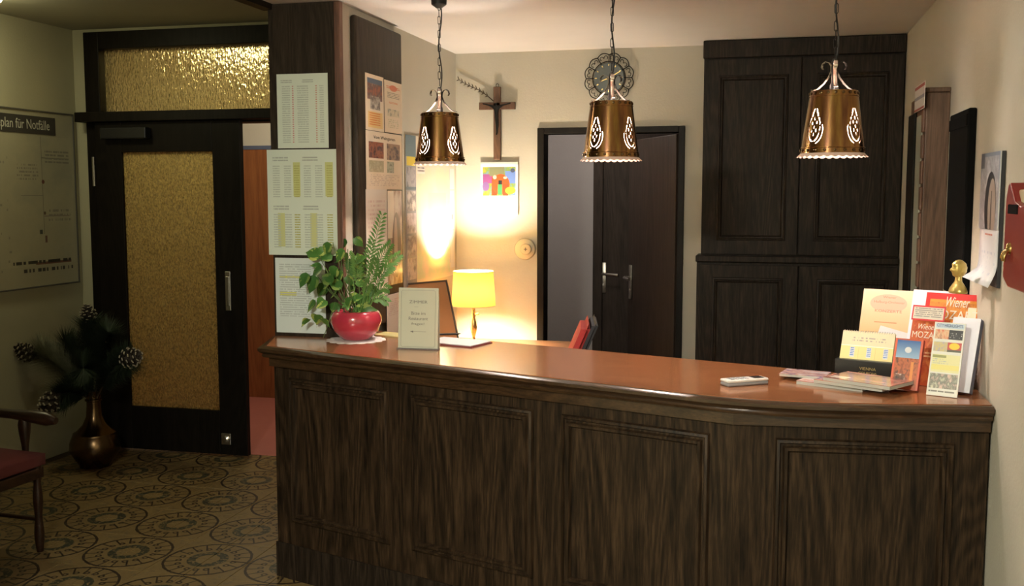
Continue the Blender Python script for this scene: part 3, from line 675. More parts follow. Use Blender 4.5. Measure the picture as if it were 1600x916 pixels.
# round cream wall fitting
kt = at_y(821, 389, Y_BACK); rt_ = at_y(837.5, 389, Y_BACK).x-kt.x
wd = thing('wall_dial', 'round cream plastic wall fitting with raised knob beside the doorway', 'wall fitting', (kt.x, Y_BACK, kt.z))
MB().lathe([(0, .001), (rt_, .001), (rt_, .010), (rt_*.93, .020), (rt_*.6, .026), (0, .026)], 36, MY).build('housing', M['cream_plastic'], wd, 35)
MB().lathe([(0, .025), (rt_*.5, .025), (rt_*.52, .045), (rt_*.46, .050), (0, .050)], 30, MY @ Matrix.Translation((.012, 0, 0))).build('knob', M['cream_plastic'], wd, 35)
q = MB(); q.box(-.002+.012, .002+.012, -.052, -.049, -.010, .010); q.box(-.010+.012, .010+.012, -.052, -.049, -.002, .002); q.build('mark', M['ink'], wd)

# cupboard on the back wall
CF = Y_BACK-.16
U0, U1 = at_y(1098, 230, CF).x, X_RIGHT-.004; zl0, zl1 = at_y(1090, 409, CF-.03).z, at_y(1090, 399, CF-.03).z
cb = thing('cupboard', 'tall built-in dark oak cupboard with panelled doors reaching the ceiling', 'cupboard', ((U0+U1)/2, Y_BACK-.08, 0))
ox = (U0+U1)/2; oy = Y_BACK-.08
MB().box(U0-ox, U1-ox, CF-oy, .078, zl1, Z_CEIL-.004).build('upper_body', M['cupboard_oak'], cb)
Lw0 = at_y(1088, 450, CF-.02).x
MB().box(Lw0-ox, U1-ox, CF-.02-oy, .078, .0, zl0).build('lower_body', M['cupboard_oak'], cb)
MB().bevel_box(Lw0-ox-.006, U1-ox, CF-.045-oy, .078, zl0, zl1, .005).build('ledge', M['cupboard_oak'], cb)
zc0 = at_y(1150, 90, CF-.02).z
MB().bevel_box(U0-ox-.004, U1-ox, CF-.03-oy, CF-oy+.01, zc0, Z_CEIL-.003, .004).build('cornice', M['cupboard_oak'], cb)
xm = at_y(1250, 230, CF).x; xml = at_y(1246, 480, CF-.02).x
pr2 = [(0, 0), (.003, .007), (.010, .009), (.014, .003), (.020, .002), (.024, .006), (.028, .0)]
def cdoor(x0, x1, z0_, z1_, yf, px):
    w_, h_ = x1-x0-.006, z1_-z0_-.006
    d = MB().bevel_box(-w_/2, w_/2, -.018, 0, 0, h_, .002).build('door', M['cupboard_oak'], cb); d.location = ((x0+x1)/2-ox, yf-oy, z0_+.003)
    a, b, zt, zb = px
    ww = b-a; f_ = frame_ring(ww, zt-zb, pr2).build('moulding', M['cupboard_oak'], d, 40); f_.location = ((a+b)/2-(x0+x1)/2, -.018, zb-(z0_+.003))
    return d
zu_t, zu_b = at_y(1180, 117, CF-.018).z, at_y(1180, 376, CF-.018).z
cdoor(U0, xm, zl1+.004, zc0-.004, CF, (at_y(1121, 240, CF-.018).x, at_y(1230, 240, CF-.018).x, zu_t, zu_b))
cdoor(xm, U1, zl1+.004, zc0-.004, CF, (at_y(1274, 240, CF-.018).x, at_y(1386, 240, CF-.018).x, zu_t, zu_b))
zl_t = at_y(1160, 434, CF-.038).z
cdoor(Lw0, xml, .08, zl0-.012, CF-.02, (at_y(1112, 480, CF-.038).x, at_y(1222, 480, CF-.038).x, zl_t, .18))
cdoor(xml, U1, .08, zl0-.012, CF-.02, (at_y(1275, 480, CF-.038).x, at_y(1388, 480, CF-.038).x, zl_t, .18))

# ================================================================== NOTICES
# three sheets on the pillar
def price_sheet(name, cols, hl, two=False):
    it = []
    rows = ((.06, .92),) if not two else ((.54, .93), (.06, .47))
    for (r0, r1) in rows:
        for k, (a, b, c) in enumerate(cols): it.append(('L', a, b, r0, r1-.08, 26 if not two else 14, c, .62))
        for (a, b) in ((.08, .30), (.50, .72)): it.append(('L', a, b, r1-.05, r1, 2, lin(180, 188, 176), .6))
    return print_mat(name, lin(222, 232, 216), [('R', a, b, c, d, lin(*col)) for (a, b, c, d, col) in hl]+it, .7)
GI = lin(192, 202, 188)
ps1 = price_sheet('price_list_a', [(.10, .26, GI), (.30, .33, lin(205, 130, 130)), (.40, .62, GI), (.76, .79, lin(205, 150, 130)), (.84, .92, GI)], [])
ps2 = price_sheet('price_list_b', [(.08, .18, GI), (.24, .34, GI), (.38, .46, lin(185, 185, 110)), (.52, .62, GI), (.68, .78, GI), (.84, .92, lin(185, 185, 110))],
                  [(.37, .47, .56, .88, (208, 212, 140)), (.82, .93, .56, .88, (208, 212, 140)), (.14, .24, .08, .40, (208, 212, 150)), (.60, .70, .08, .40, (208, 212, 150))], True)
ps3 = print_mat('house_rules', lin(222, 232, 227), [('R', .08, .55, .73, .765, lin(222, 222, 130)), ('R', .08, .42, .50, .545, lin(222, 222, 120)), ('L', .08, .72, .20, .92, 24, lin(190, 200, 196), .6), ('R', 0, 1, 0, .22, lin(220, 230, 225))], .7)
for (x0, x1, y0, y1, mt, lb) in ((435, 512, 114, 232, ps1, 'uppermost printed price sheet with thin red columns taped to the dark pillar'),
                                 (421, 528, 233, 398, ps2, 'large tabular price sheet with yellow highlighted columns, in the middle of the pillar'),
                                 (433, 508, 404, 519, ps3, 'lowest text sheet on the pillar, partly behind the potted plant')):
    a, b = at_y(x0, y1, Y_COL), at_y(x1, y0, Y_COL)
    sheet('notice_sheet', lb, 'notice', ((a.x+b.x)/2, Y_COL-.0015, a.z), b.x-a.x, b.z-a.z, mt, group='sheets taped to the pillar')
# side wall: local x runs along +Y (towards the back wall), front faces +X  -> rotate +90 deg
def on_side(x0, y0, x1, y1, X=X_PART):
    a, b = at_x(x0, y1, X), at_x(x1, y0, X); return a, b
SR = (0, 0, PI/2)
a, b = at_x(562, 500, X_PART+.03), at_x(627, 43, X_PART+.03)
pb = thing('notice_board', 'tall dark wooden board on the side wall carrying tourist posters', 'board', (X_PART+.002, (a.y+b.y)/2, 1.0), SR)
bw_ = b.y-a.y; MB().bevel_box(-bw_/2, bw_/2, -.03, 0, 0, Z_CEIL-.035-1.0, .012, None, 3).build('panel', M['oak_side'], pb, 40)
XB = X_PART+.033
def poster(name, label, x0, yt, x1, yb, mat, X=XB, group=None, xb=None):
    a, b = at_x(x0, yt, X), at_x(x1, yt, X); zt = a.z; zb = at_x(x0, yb, X).z
    return sheet(name, label, 'poster', (X, (a.y+b.y)/2, zb), abs(b.y-a.y), zt-zb, mat, SR, .0015, group)
tan = lin(214, 196, 172)
p1 = print_mat('tour_poster', tan, [('R', .10, .92, .55, .93, lin(120, 90, 85)), ('P', .10, .92, .60, .93, lin(150, 85, 60), lin(90, 70, 70), lin(175, 140, 110), 5, 1), ('R', .10, .92, .84, .93, lin(75, 90, 110)), ('P', .25, .80, .38, .62, lin(90, 80, 75), lin(150, 140, 130), lin(190, 180, 170), 8, 2), ('R', .12, .92, .05, .34, lin(214, 180, 120)), ('L', .2, .8, .08, .32, 6, lin(200, 120, 60), .7)])
p2 = print_mat('programme_poster', tan, [('E', .5, .87, .22, .06, lin(205, 120, 90)), ('L', .1, .9, .84, .90, 2, lin(205, 120, 90), .6), ('L', .15, .85, .66, .78, 4, lin(150, 140, 125), .6), ('L', .25, .75, .56, .60, 2, lin(205, 130, 90), .7), ('P', .15, .85, .32, .46, lin(190, 176, 150), lin(205, 190, 160), lin(130, 130, 120), 9, 5), ('L', .2, .8, .08, .26, 5, lin(170, 165, 130), .5)])
poster('poster', 'narrow photo poster with a building picture at the top of the dark side board', 570, 113, 598.5, 202, p1, group='posters on the dark board')
poster('poster', 'pale text poster with an orange emblem at the top of the dark side board', 600, 124, 627, 206, p2, group='posters on the dark board')
p3 = print_mat('picture_poster', tan, [('P', .07, .47, .54, .82, lin(40, 30, 35), lin(150, 85, 60), lin(70, 50, 55), 6, 7), ('P', .56, .94, .53, .82, lin(110, 90, 85), lin(160, 130, 110), lin(90, 75, 75), 6, 9), ('P', .07, .47, .30, .50, lin(180, 170, 140), lin(160, 150, 120), lin(190, 180, 150), 9, 4), ('P', .56, .76, .30, .50, lin(130, 135, 110), lin(170, 170, 150), lin(110, 105, 90), 9, 6), ('L', .08, .92, .05, .26, 7, lin(190, 170, 150), .5)])
pp = poster('poster', 'wide poster with four pictures and a dark heading in the middle of the side board', 571, 203, 627, 296, p3, XB+.002, group='posters on the dark board')
bpy.context.view_layer.update()
lettering('Vom Weingarten', .28, .020, M['ink'], pp, (0, -.002, pp.dimensions.z*.90))
p4 = print_mat('plain_notice', lin(208, 196, 182), [('L', .1, .9, .55, .9, 9, lin(195, 170, 160), .5)])
poster('poster', 'plain pale notice low on the side board, behind the plant', 571, 296, 604, 470, p4, XB+.001, group='posters on the dark board')
p5 = print_mat('tower_poster', lin(205, 186, 165), [('P', .0, 1, .0, 1, lin(205, 180, 155), lin(120, 70, 50), lin(180, 150, 130), 3, 11), ('R', .0, .42, .5, 1, lin(210, 192, 172)), ('E', .6, .42, .3, .35, lin(95, 60, 45)), ('E', .55, .42, .12, .3, lin(180, 150, 130))], .3, coat=.5)
poster('poster', 'glossy brown picture poster low on the side board, next to the map', 605, 298, 627, 447, p5, XB+.001, group='posters on the dark board')
poster('poster', 'small pale card at the foot of the side board, behind the room sign', 604, 462, 627, 540, p4, XB+.001, group='posters on the dark board')
# city map on the side wall
mp = print_mat('city_map', lin(216, 206, 186), [('P', .20, .88, .03, .80, lin(214, 206, 182), lin(196, 208, 180), lin(222, 205, 188), 4, 13), ('P', .42, .80, .30, .62, lin(206, 190, 175), lin(186, 200, 172), lin(214, 186, 172), 7, 14), ('R', .0, .19, .0, 1, lin(140, 140, 145)), ('R', .0, .19, .86, 1, lin(100, 118, 128)), ('R', .02, .18, .80, .86, lin(205, 180, 60)), ('P', .02, .18, .66, .79, lin(120, 115, 120), lin(160, 155, 160), lin(90, 90, 95), 9, 15),
    ('R', .0, .19, .64, .66, lin(90, 105, 115)), ('P', .02, .18, .50, .63, lin(190, 180, 175), lin(120, 115, 115), lin(205, 195, 190), 9, 16), ('P', .02, .18, .35, .485, lin(150, 140, 145), lin(190, 180, 185), lin(110, 105, 110), 9, 17), ('P', .02, .18, .20, .335, lin(190, 180, 180), lin(110, 105, 110), lin(205, 195, 195), 9, 18), ('P', .02, .18, .04, .185, lin(160, 150, 150), lin(200, 190, 190), lin(120, 115, 115), 9, 19),
    ('R', .21, .36, .75, .80, lin(222, 214, 205)), ('L', .22, .35, .755, .795, 2, lin(120, 110, 110), .6), ('R', .885, .892, .1, .80, lin(150, 165, 190)), ('R', .89, .985, .06, .80, lin(220, 216, 214)), ('R', .89, .985, .64, .645, lin(160, 165, 170)), ('R', .89, .985, .50, .505, lin(160, 165, 170)), ('R', .89, .985, .34, .345, lin(160, 165, 170)), ('R', .925, .945, .42, .46, lin(110, 105, 105)), ('R', .60, .85, .83, .86, lin(215, 120, 120))], .6)
a, b = at_x(632, 212, X_PART), at_x(709, 212, X_PART); zb = at_x(640, 447, X_PART).z
sheet('city_map', 'large pastel city map with a strip of small photos on the side wall', 'map', (X_PART+.001, (a.y+b.y)/2, zb), b.y-a.y, at_x(632, 210, X_PART).z-zb, mp, SR, .003)
# emergency plan on the left wall: front faces +X as well
mz0, mz1 = 1.065, 2.11; my0, my1 = 4.35, 5.63
em = thing('emergency_plan', 'large framed emergency plan with dark heading bar on the dim wall', 'plan', (X_LEFT, (my0+my1)/2, mz0), SR)
emw = my1-my0; emh = mz1-mz0
emp = print_mat('plan_print', lin(176, 172, 148), [('P', .02, .98, .12, .86, lin(176, 172, 148), lin(182, 178, 152), lin(168, 166, 146), 3, 23), ('R', .765, .768, .30, .86, lin(120, 116, 104)), ('R', .765, .93, .735, .74, lin(120, 116, 104)), ('R', .62, .77, .52, .523, lin(140, 136, 124)), ('R', .77, .95, .40, .405, lin(140, 120, 116)), ('E', .772, .60, .010, .012, lin(110, 70, 60)), ('E', .775, .42, .008, .01, lin(110, 90, 70)), ('R', .735, .755, .30, .325, lin(80, 84, 78)), ('R', .77, .785, .25, .29, lin(120, 90, 80)),
    ('L', .79, .96, .70, .78, 4, lin(140, 136, 124), .55), ('L', .60, .74, .60, .70, 5, lin(146, 140, 126), .5), ('L', .80, .96, .36, .44, 3, lin(146, 140, 126), .5), ('R', .70, .95, .125, .14, lin(120, 84, 70)), ('L', .55, .96, .115, .15, 1, lin(60, 58, 54), .55), ('L', .60, .97, .065, .105, 1, lin(70, 68, 64), .5), ('L', .05, .55, .06, .84, 30, lin(150, 145, 130), .35)], .35, coat=.3)
MB().box(-emw/2, emw/2, -.012, 0, 0, emh).build('sheet', emp, em)
frame_ring(emw+.012, emh+.012, [(0, 0), (0, .018), (.008, .018), (.010, .010)]).build('frame', M['grey_frame'], em).location = (0, 0, -.006)
hb = MB().box(-.16, .475, -.0145, -.012, emh-.135, emh-.03).build('heading_bar', M['ink'], em)
lettering('Lageplan für Notfälle', .52, .075, M['paper'], em, (.16, -.0155, emh-.083))

# ================================================================== ON THE COUNTER, LEFT END
pp_ = at_z(557, 531, Z_TOP)
# doily
dp = at_z(558, 538, Z_TOP); q = MB(); ring_ = []
for k in range(96):
    t_ = 2*PI*k/96; rr = .118+.012*abs(math.sin(t_*8)); ring_.append((rr*math.cos(t_), rr*math.sin(t_)*1.0))
q.prism(ring_, 0, .0015)
for k in range(16):
    t_ = 2*PI*(k+.5)/16; q.lathe([(.012, .0015), (.010, .003), (.006, .003), (.004, .0015)], 10, Matrix.Translation((.105*math.cos(t_), .105*math.sin(t_), 0)), False)
o = q.build('doily', M['doily'], None, 40); o.location = (pp_.x, pp_.y-.004, Z_TOP); tag(o, 'white scalloped lace doily lying under the red flower pot', 'doily')
# pot
pt = thing('potted_plant', 'bushy green pothos and small palm in a round glossy red pot', 'plant', (pp_.x, pp_.y, Z_TOP+.0015))
rp = (597-517)/2/F*((pp_-CAM).dot(FW)); hp_ = (540-494)/F*((pp_-CAM).dot(FW))*1.0
pot = MB().lathe([(0, 0), (rp*.45, 0), (rp*.58, .006), (rp*.86, hp_*.30), (rp*1.0, hp_*.62), (rp*.98, hp_*.80), (rp*.90, hp_*.94), (rp*.82, hp_), (rp*.78, hp_*.97), (rp*.80, hp_*.86), (rp*.78, hp_*.80), (0, hp_*.80)], 48).build('pot', M['red_glaze'], pt, 180)
MB().lathe([(rp*.80, hp_*.82), (rp*.5, hp_*.86), (0, hp_*.84)], 24, None, False).build('soil', M['soil'], pt)
# leaves of the pothos (each a leaf) and fronds of the palm
t = NT('pothos'); oi = t.n('ShaderNodeObjectInfo').outputs['Random']; g = t.coord('Object'); v = t.noise(t.mapping(g, (26, 14, 26)), 1.0, 3, .6)
gcol = t.mix(oi, (.04, .12, .026), (.10, .25, .05)); t.set(Base_Color=t.mix(t.math('MULTIPLY', t.math('GREATER_THAN', v, .48), t.math('ADD', t.math('MULTIPLY', oi, .8), .1)), gcol, (.55, .62, .16)), Roughness=.35); M['pothos'] = t.m
t = NT('palm'); v = t.noise(t.coord(), 40, 2); t.set(Base_Color=t.mix(v, (.06, .17, .04), (.20, .38, .09)), Roughness=.45); M['palm'] = t.m
def leaf_mesh(Lf, Wd, droop):
    q = MB(); n = 9; p = []
    for i in range(n):
        s_ = i/(n-1); wd = Wd*(math.sin(PI*min(1, s_*1.12+.10))**.8 if s_ < .92 else .0)*(1.12-s_*.55)
        if i == n-1: wd = .0005
        y = Lf*s_; z = -droop*s_*s_*Lf
        p += [(-wd, y, z+wd*.25), (0, y, z), (wd, y, z+wd*.25)]
    f = []
    for i in range(n-1):
        for k in range(2): f.append((i*3+k, i*3+k+1, i*3+k+4, i*3+k+3))
    q.add(p, f); me = q.mesh('leaf'); me.materials.append(M['pothos']); me.shade_smooth(); return me
LM = [leaf_mesh(.075, .026, .3), leaf_mesh(.062, .024, .5), leaf_mesh(.085, .028, .15), leaf_mesh(.055, .018, .8)]
sc = (pp_-CAM).dot(FW)/F       # metres per pixel at the pot
rnd = random.Random(5)
def pix(x, y, dy=0): return Vector(((x-557)*sc, dy, (531-y)*sc*1.0))
lv = [(497, 402), (505, 392), (520, 380), (537, 378), (545, 390), (556, 372), (532, 398), (515, 405), (507, 420), (526, 418), (540, 410), (552, 402), (500, 432), (512, 440), (528, 440), (542, 432), (520, 456), (505, 455), (533, 460), (548, 452), (545, 470), (556, 465), (517, 474), (560, 440), (566, 455), (530, 484), (552, 484), (498, 418), (489, 428), (565, 408), (503, 446), (536, 425), (575, 470), (570, 484), (548, 420), (512, 395), (525, 433), (508, 467), (538, 448)]
for k, (x, y) in enumerate(lv):
    p = pix(x, y, rnd.uniform(-.07, .06)); o = link('leaf', LM[k % 4], pt)
    o.location = p; out = math.atan2(p.y-.02, p.x) if abs(p.x) > .02 else rnd.uniform(-PI, PI)
    dirx = -1 if x < 540 else rnd.choice((-1, 1)); azim = math.atan2(rnd.uniform(-.9, .15), dirx*rnd.uniform(.5, 1))
    dv_ = Vector((dirx*rnd.uniform(.3, 1), rnd.uniform(-.45, .2), rnd.uniform(-.9, .35))).normalized(); nv = Vector((rnd.uniform(-.5, .5), -1, rnd.uniform(.1, .9)))
    nv = (nv-dv_*nv.dot(dv_)).normalized(); xv = dv_.cross(nv); o.rotation_euler = Matrix((xv, dv_, nv)).transposed().to_euler(); s_ = rnd.uniform(.85, 1.3); o.scale = (s_, s_, s_)
q = MB()
for k, (x, y) in enumerate(lv):
    if k % 2: continue
    p = pix(x, y, 0); b_ = Vector((rnd.uniform(-.03, .02), rnd.uniform(-.02, .02), hp_*.8)); mid = (b_+p)/2+Vector((p.x*.15, 0, .015)); q.tube([b_, mid, p], .0018, 5)
q.tube([(-.03, 0, hp_*.8), (-.075, -.05, hp_*1.3), (-.10, -.09, .05), (-.105, -.11, .02)], .0018, 5)
q.build('stem', M['stem'], pt, 180)
o = link('leaf', LM[2], pt); o.location = pix(497, 492, -.04); o.rotation_euler = (-.75, .2, .2); o.scale = (1.1, .95, 1); o = link('leaf', LM[3], pt); o.location = pix(485, 499, -.05); o.rotation_euler = (-.25, .4, .9); o = link('leaf', LM[2], pt); o.location = pix(490, 470, -.02); o.rotation_euler = (-1.3, .5, .3); o.scale = (.5, .9, 1)
o = link('leaf', LM[1], pt); o.location = pix(506, 499, -.06); o.rotation_euler = (-.35, -.3, -.5)
def frond(base, tip, sag, nl, ll):
    q = MB(); base, tip = Vector(base), Vector(tip); pts = []
    for i in range(11):
        s_ = i/10; pts.append(base*(1-s_)+tip*s_+Vector((0, 0, sag*math.sin(PI*s_))))
    q.tube(pts, [.0022-.0014*i/10 for i in range(11)], 5)
    for i in range(nl):
        s_ = .42+.58*i/(nl-1); j = min(9, int(s_*10)); fr_ = s_*10-j; p = pts[j]*(1-fr_)+pts[j+1]*fr_; d = (pts[j+1]-pts[j]).normalized()
        side = d.cross(Vector((0, -1, .25))).normalized(); l_ = ll*(1-.55*abs(s_-.68)/.4)
        for sg in (-1, 1):
            e = p+(d*.75+side*sg*.8+Vector((0, 0, -.18))).normalized()*l_; w_ = d.cross(e-p).normalized()*.0; wv = (d-side*sg*.3).normalized()*.0058
            mid = (p+e)/2+Vector((0, 0, .004)); q.add([p, mid-wv, e, mid+wv], [(0, 1, 2), (0, 2, 3)])
    me = q.mesh('frond'); me.materials.append(M['palm']); return link('frond', me, pt, 180)
for (x0, x1, y1, dy, sag, nl, ll) in ((565, 602, 338, .0, .02, 14, .050), (570, 620, 382, -.04, .05, 13, .046), (563, 565, 400, -.05, .02, 12, .045), (572, 612, 418, .03, .05, 12, .045), (572, 600, 405, -.06, .03, 12, .045), (560, 540, 400, .04, .04, 12, .045), (575, 615, 450, -.03, .05, 10, .04), (568, 590, 440, -.07, .03, 11, .045), (570, 606, 472, .02, .04, 10, .04), (566, 580, 380, .03, .02, 12, .045), (574, 622, 400, .05, .05, 12, .045), (560, 548, 478, -.05, .03, 9, .035)):
    frond((pix(x0, 0).x, rnd.uniform(-.02, .02), hp_*.8), pix(x1, y1, dy), sag, nl, ll)
# room sign
sg0, sg1 = at_z(622, 545, Z_TOP), at_z(684, 547, Z_TOP); c = (sg0+sg1)/2; w_ = (sg1-sg0).length; rz = math.atan2(sg1.y-sg0.y, sg1.x-sg0.x)
h_ = w_*92/62
sn = thing('room_sign', 'small cream upright card sign about rooms standing by the plant', 'sign', (c.x, c.y, Z_TOP), (0, 0, rz))
card = MB().bevel_box(-w_/2, w_/2, -.003, .003, .004, h_, .001, None, 1).build('card', plain('sign_card', (.60, .61, .47), .6), sn); card.rotation_euler = (math.radians(-5), 0, 0)
MB().bevel_box(-w_/2-.004, w_/2+.004, -.010, .022, 0, .005, .001, None, 1).build('foot', M['acrylic'], sn)
MB().box(-w_/2, w_/2, .030, .032, 0, h_*.9).build('back_rest', M['paper'], sn).rotation_euler = (math.radians(1.5), 0, 0)
q = MB(); ww, hh = w_*.43, h_*.46; cz = h_*.5; pts = []
for (sx, sz, a0) in ((1, 1, 0), (-1, 1, PI/2), (-1, -1, PI), (1, -1, 3*PI/2)):
    for k in range(5): t_ = a0+PI/2*k/4; pts.append((sx*(ww-.008)+.008*math.cos(t_), -.0034, cz+sz*(hh-.008)+.008*math.sin(t_)))
q.tube(pts, .0005, 4, True); q.build('border_line', M['grey_ink'], card)
lettering('ZIMMER', w_*.46, h_*.048, M['grey_ink'], card, (0, -.0036, h_*.77))
for k, (tx, wf) in enumerate((('Bitte im', .36), ('Restaurant', .48), ('fragen!', .32))): lettering(tx, w_*wf, h_*.052, M['grey_ink'], card, (0, -.0036, h_*(.585-.085*k)))
q = MB(); q.box(-w_*.16, w_*.20, -.0036, -.0032, h_*.285, h_*.290); q.box(-w_*.10, w_*.0, -.0036, -.0032, h_*.69, h_*.693)
q.prism([(-w_*.20, 0), (-w_*.12, h_*.018), (-w_*.12, -h_*.018)], .0032, .0036, Matrix.Translation((0, 0, h_*.2875)) @ MY); q.build('arrow', M['grey_ink'], card)
# papers behind it
c = at_z(612, 524, Z_TOP); o = MB().bevel_box(-.07, .07, -.05, .05, 0, .006, .001, None, 1).build('notepad', M['yellow_paper']); o.location = (c.x, c.y, Z_TOP); o.rotation_euler = (0, 0, -.25); tag(o, 'pale yellow notepad lying between the red pot and the room sign', 'notepad')
c = at_z(714, 536.5, Z_TOP)
bk = thing('register_book', 'open white register with dark red cover edge lying beside the room sign', 'book', (c.x, c.y, Z_TOP), (0, 0, math.radians(-16)))
MB().bevel_box(-.125, .125, -.085, .085, 0, .004, .001, None, 1).build('cover', plain('maroon', (.18, .03, .04), .5), bk)
MB().bevel_box(-.12, .12, -.08, .08, .004, .010, .002, None, 1).build('pages', M['white_paper'], bk)
c = at_z(694, 529, Z_TOP); o = MB().tube([(-.06, 0, .0045), (.05, 0, .0045), (.065, 0, .0045)], [.0045, .0045, .001], 10).build('pen', M['black_plastic'], None, 40); o.location = (c.x, c.y+.03, Z_TOP+.010); o.rotation_euler = (0, 0, .5); tag(o, 'dark pen resting on the open register beside the sign', 'pen')

# ================================================================== ON THE COUNTER, RIGHT END
def stand(name, label, cat, px, py, w, h, mat, th=.004, rz=-24, lean=16, dz=0.0, group=None, back=0.0, edge=None):
    c = at_z(px, py, Z_TOP); root = thing(name, label, cat, (c.x, c.y+back, Z_TOP+dz+(th+.0005)*math.sin(math.radians(lean))), (math.radians(-lean), 0, math.radians(rz)), group)
    if mat is not None:
        MB().box(-w/2, w/2, -.0012, 0, 0, h).build('cover', mat, root); MB().box(-w/2, w/2, 0, th, 0.0005, h-.0005).build('pages', edge or M['page_edge'], root)
    return root
GR = 'brochures propped up at the end of the counter'
b1 = print_mat('concert_print', lin(226, 200, 150), [('G', 0, 1, 0, 1, lin(205, 150, 60), lin(238, 222, 190)), ('P', .03, .97, .03, .28, lin(190, 130, 40), lin(225, 180, 90), lin(170, 110, 40), 8, 31), ('E', .52, .82, .36, .12, lin(226, 186, 160)), ('E', .26, .40, .05, .03, lin(90, 45, 30)), ('R', .28, .72, .56, .575, lin(205, 150, 110)), ('E', .12, .26, .05, .12, lin(240, 215, 150)), ('E', .70, .22, .04, .10, lin(240, 220, 160))], .4, coat=.3)
W1 = .185
o = stand('brochure', 'large golden concert brochure standing behind the coupon holder', 'brochure', 1375, 572, W1, .285, b1, .003, -23, 16, group=GR)
for tx, wf, hf, zf in (('Wiener', .22, .03, .90), ('Hofburg-Orchester', .50, .042, .835), ('KONZERTE', .44, .036, .715)): lettering(tx, W1*wf*1.2, .285*hf, M['rose_ink'], o, (.006, -.0016, .285*zf))
sl = MB().box(-.055, .055, -.0045, -.0025, -.02, .02).build('paper_slip', M['white_paper'], o); sl.location = (.035, 0, .118); sl.rotation_euler = (0, math.radians(12), 0)
# coupon holder
c = at_z(1352, 590, Z_TOP)
cpn = thing('coupon_holder', 'black counter holder with a spiral-bound block of pale yellow coupons', 'holder', (c.x, c.y, Z_TOP), (0, 0, math.radians(-20)))
MB().bevel_box(-.098, .098, -.032, .032, 0, .062, .003).build('tray', M['black_plastic'], cpn)
q = print_mat('coupon_print', lin(226, 216, 150), [('R', 0, 1, .52, 1, lin(222, 212, 178)), ('R', 0, 1, .49, .52, lin(240, 238, 220)), ('R', .18, .27, .12, .46, lin(205, 215, 225)), ('R', .50, .59, .12, .46, lin(205, 215, 225)), ('R', .82, .91, .12, .46, lin(205, 215, 225)), ('L', .19, .26, .14, .44, 5, lin(70, 120, 190), .6), ('L', .51, .58, .14, .44, 5, lin(70, 120, 190), .6), ('L', .83, .90, .14, .44, 5, lin(70, 120, 190), .6), ('R', .345, .35, 0, .49, lin(190, 180, 110)), ('R', .665, .67, 0, .49, lin(190, 180, 110)), ('L', .2, .85, .62, .80, 2, lin(165, 160, 150), .5)])
blk = MB().box(-.088, .088, -.006, .006, 0, .105).build('coupon_block', q, cpn); blk.location = (0, -.004, .055); blk.rotation_euler = (math.radians(-22), 0, 0)
q = MB()
for k in range(22): q.tube([(-.084+.008*k, .007*math.cos(2*PI*j/8), .103+.006*math.sin(2*PI*j/8)) for j in range(8)], .0009, 4, True)
q.build('spiral', M['steel'], blk, 180)['kind'] = 'stuff'
lettering('VIENNA', .055, .010, M['gold_ink'], cpn, (.015, -.0325, .035)); lettering('COUPONS', .06, .008, M['gold_ink'], cpn, (.015, -.0325, .020))
# rack of leaflets
b2 = print_mat('mozart_card', lin(190, 90, 50), [('P', .06, .94, .05, .95, lin(200, 110, 60), lin(180, 75, 45), lin(215, 140, 80), 5, 41), ('L', .2, .8, .40, .50, 2, lin(230, 190, 150), .6)], .35, coat=.3)
b3 = print_mat('concert_card', lin(205, 45, 45), [('R', .05, .95, .05, .93, lin(222, 150, 60)), ('P', .08, .92, .05, .90, lin(190, 105, 45), lin(215, 140, 60), lin(160, 80, 40), 4, 43), ('R', .0, .08, 0, 1, lin(205, 45, 45)), ('R', .78, .93, .62, .86, lin(232, 220, 190))], .35, coat=.3)
b4 = print_mat('info_card', lin(205, 50, 60), [('R', .04, .96, .10, .90, lin(205, 200, 185)), ('L', .08, .92, .18, .84, 5, lin(140, 140, 135), .6)])
b5 = print_mat('vienna_book', lin(190, 85, 50), [('G', .08, .92, .62, .97, lin(150, 185, 215), lin(50, 100, 165)), ('P', .08, .92, .06, .62, lin(130, 70, 45), lin(190, 105, 65), lin(90, 55, 45), 6, 45), ('P', .14, .5, .06, .30, lin(235, 225, 215), lin(120, 80, 65), lin(60, 50, 50), 6, 46), ('E', .5, .78, .12, .06, lin(215, 220, 225)), ('R', .66, .76, .12, .55, lin(215, 140, 70)), ('R', 0, .06, 0, 1, lin(215, 100, 70)), ('R', .93, 1, 0, 1, lin(215, 100, 70))], .35, coat=.3)
b6 = print_mat('highlights_leaflet', lin(222, 224, 214), [('R', .04, .96, .92, .985, lin(196, 214, 228)), ('P', .05, .50, .77, .90, lin(205, 90, 60), lin(225, 190, 150), lin(150, 60, 50), 6, 51), ('R', .50, .95, .77, .90, lin(38, 38, 42)), ('L', .54, .92, .78, .86, 3, lin(205, 205, 205), .4), ('P', .05, .50, .60, .73, lin(110, 150, 200), lin(205, 190, 120), lin(150, 150, 190), 6, 52), ('R', .50, .95, .60, .73, lin(190, 70, 60)), ('E', .72, .68, .17, .045, lin(238, 205, 40)), ('R', .50, .95, .60, .63, lin(80, 80, 60)), ('R', .05, .95, .32, .56, lin(222, 222, 165)), ('R', .06, .50, .515, .55, lin(150, 155, 95)), ('R', .05, .95, .35, .42, lin(226, 220, 130)),
    ('L', .08, .6, .42, .50, 3, lin(180, 190, 180), .5), ('P', .05, .95, .10, .30, lin(205, 205, 180), lin(110, 115, 105), lin(215, 190, 175), 7, 53), ('L', .06, .9, .03, .07, 1, lin(120, 120, 110), .6)], .4, coat=.3)
b7 = print_mat('white_card', lin(225, 228, 238), [])
o = stand('brochure', 'blank white sheet standing behind the red concert leaflets', 'brochure', 1450, 588, .17, .300, b7, .002, -27, 17, group=GR, back=.04)
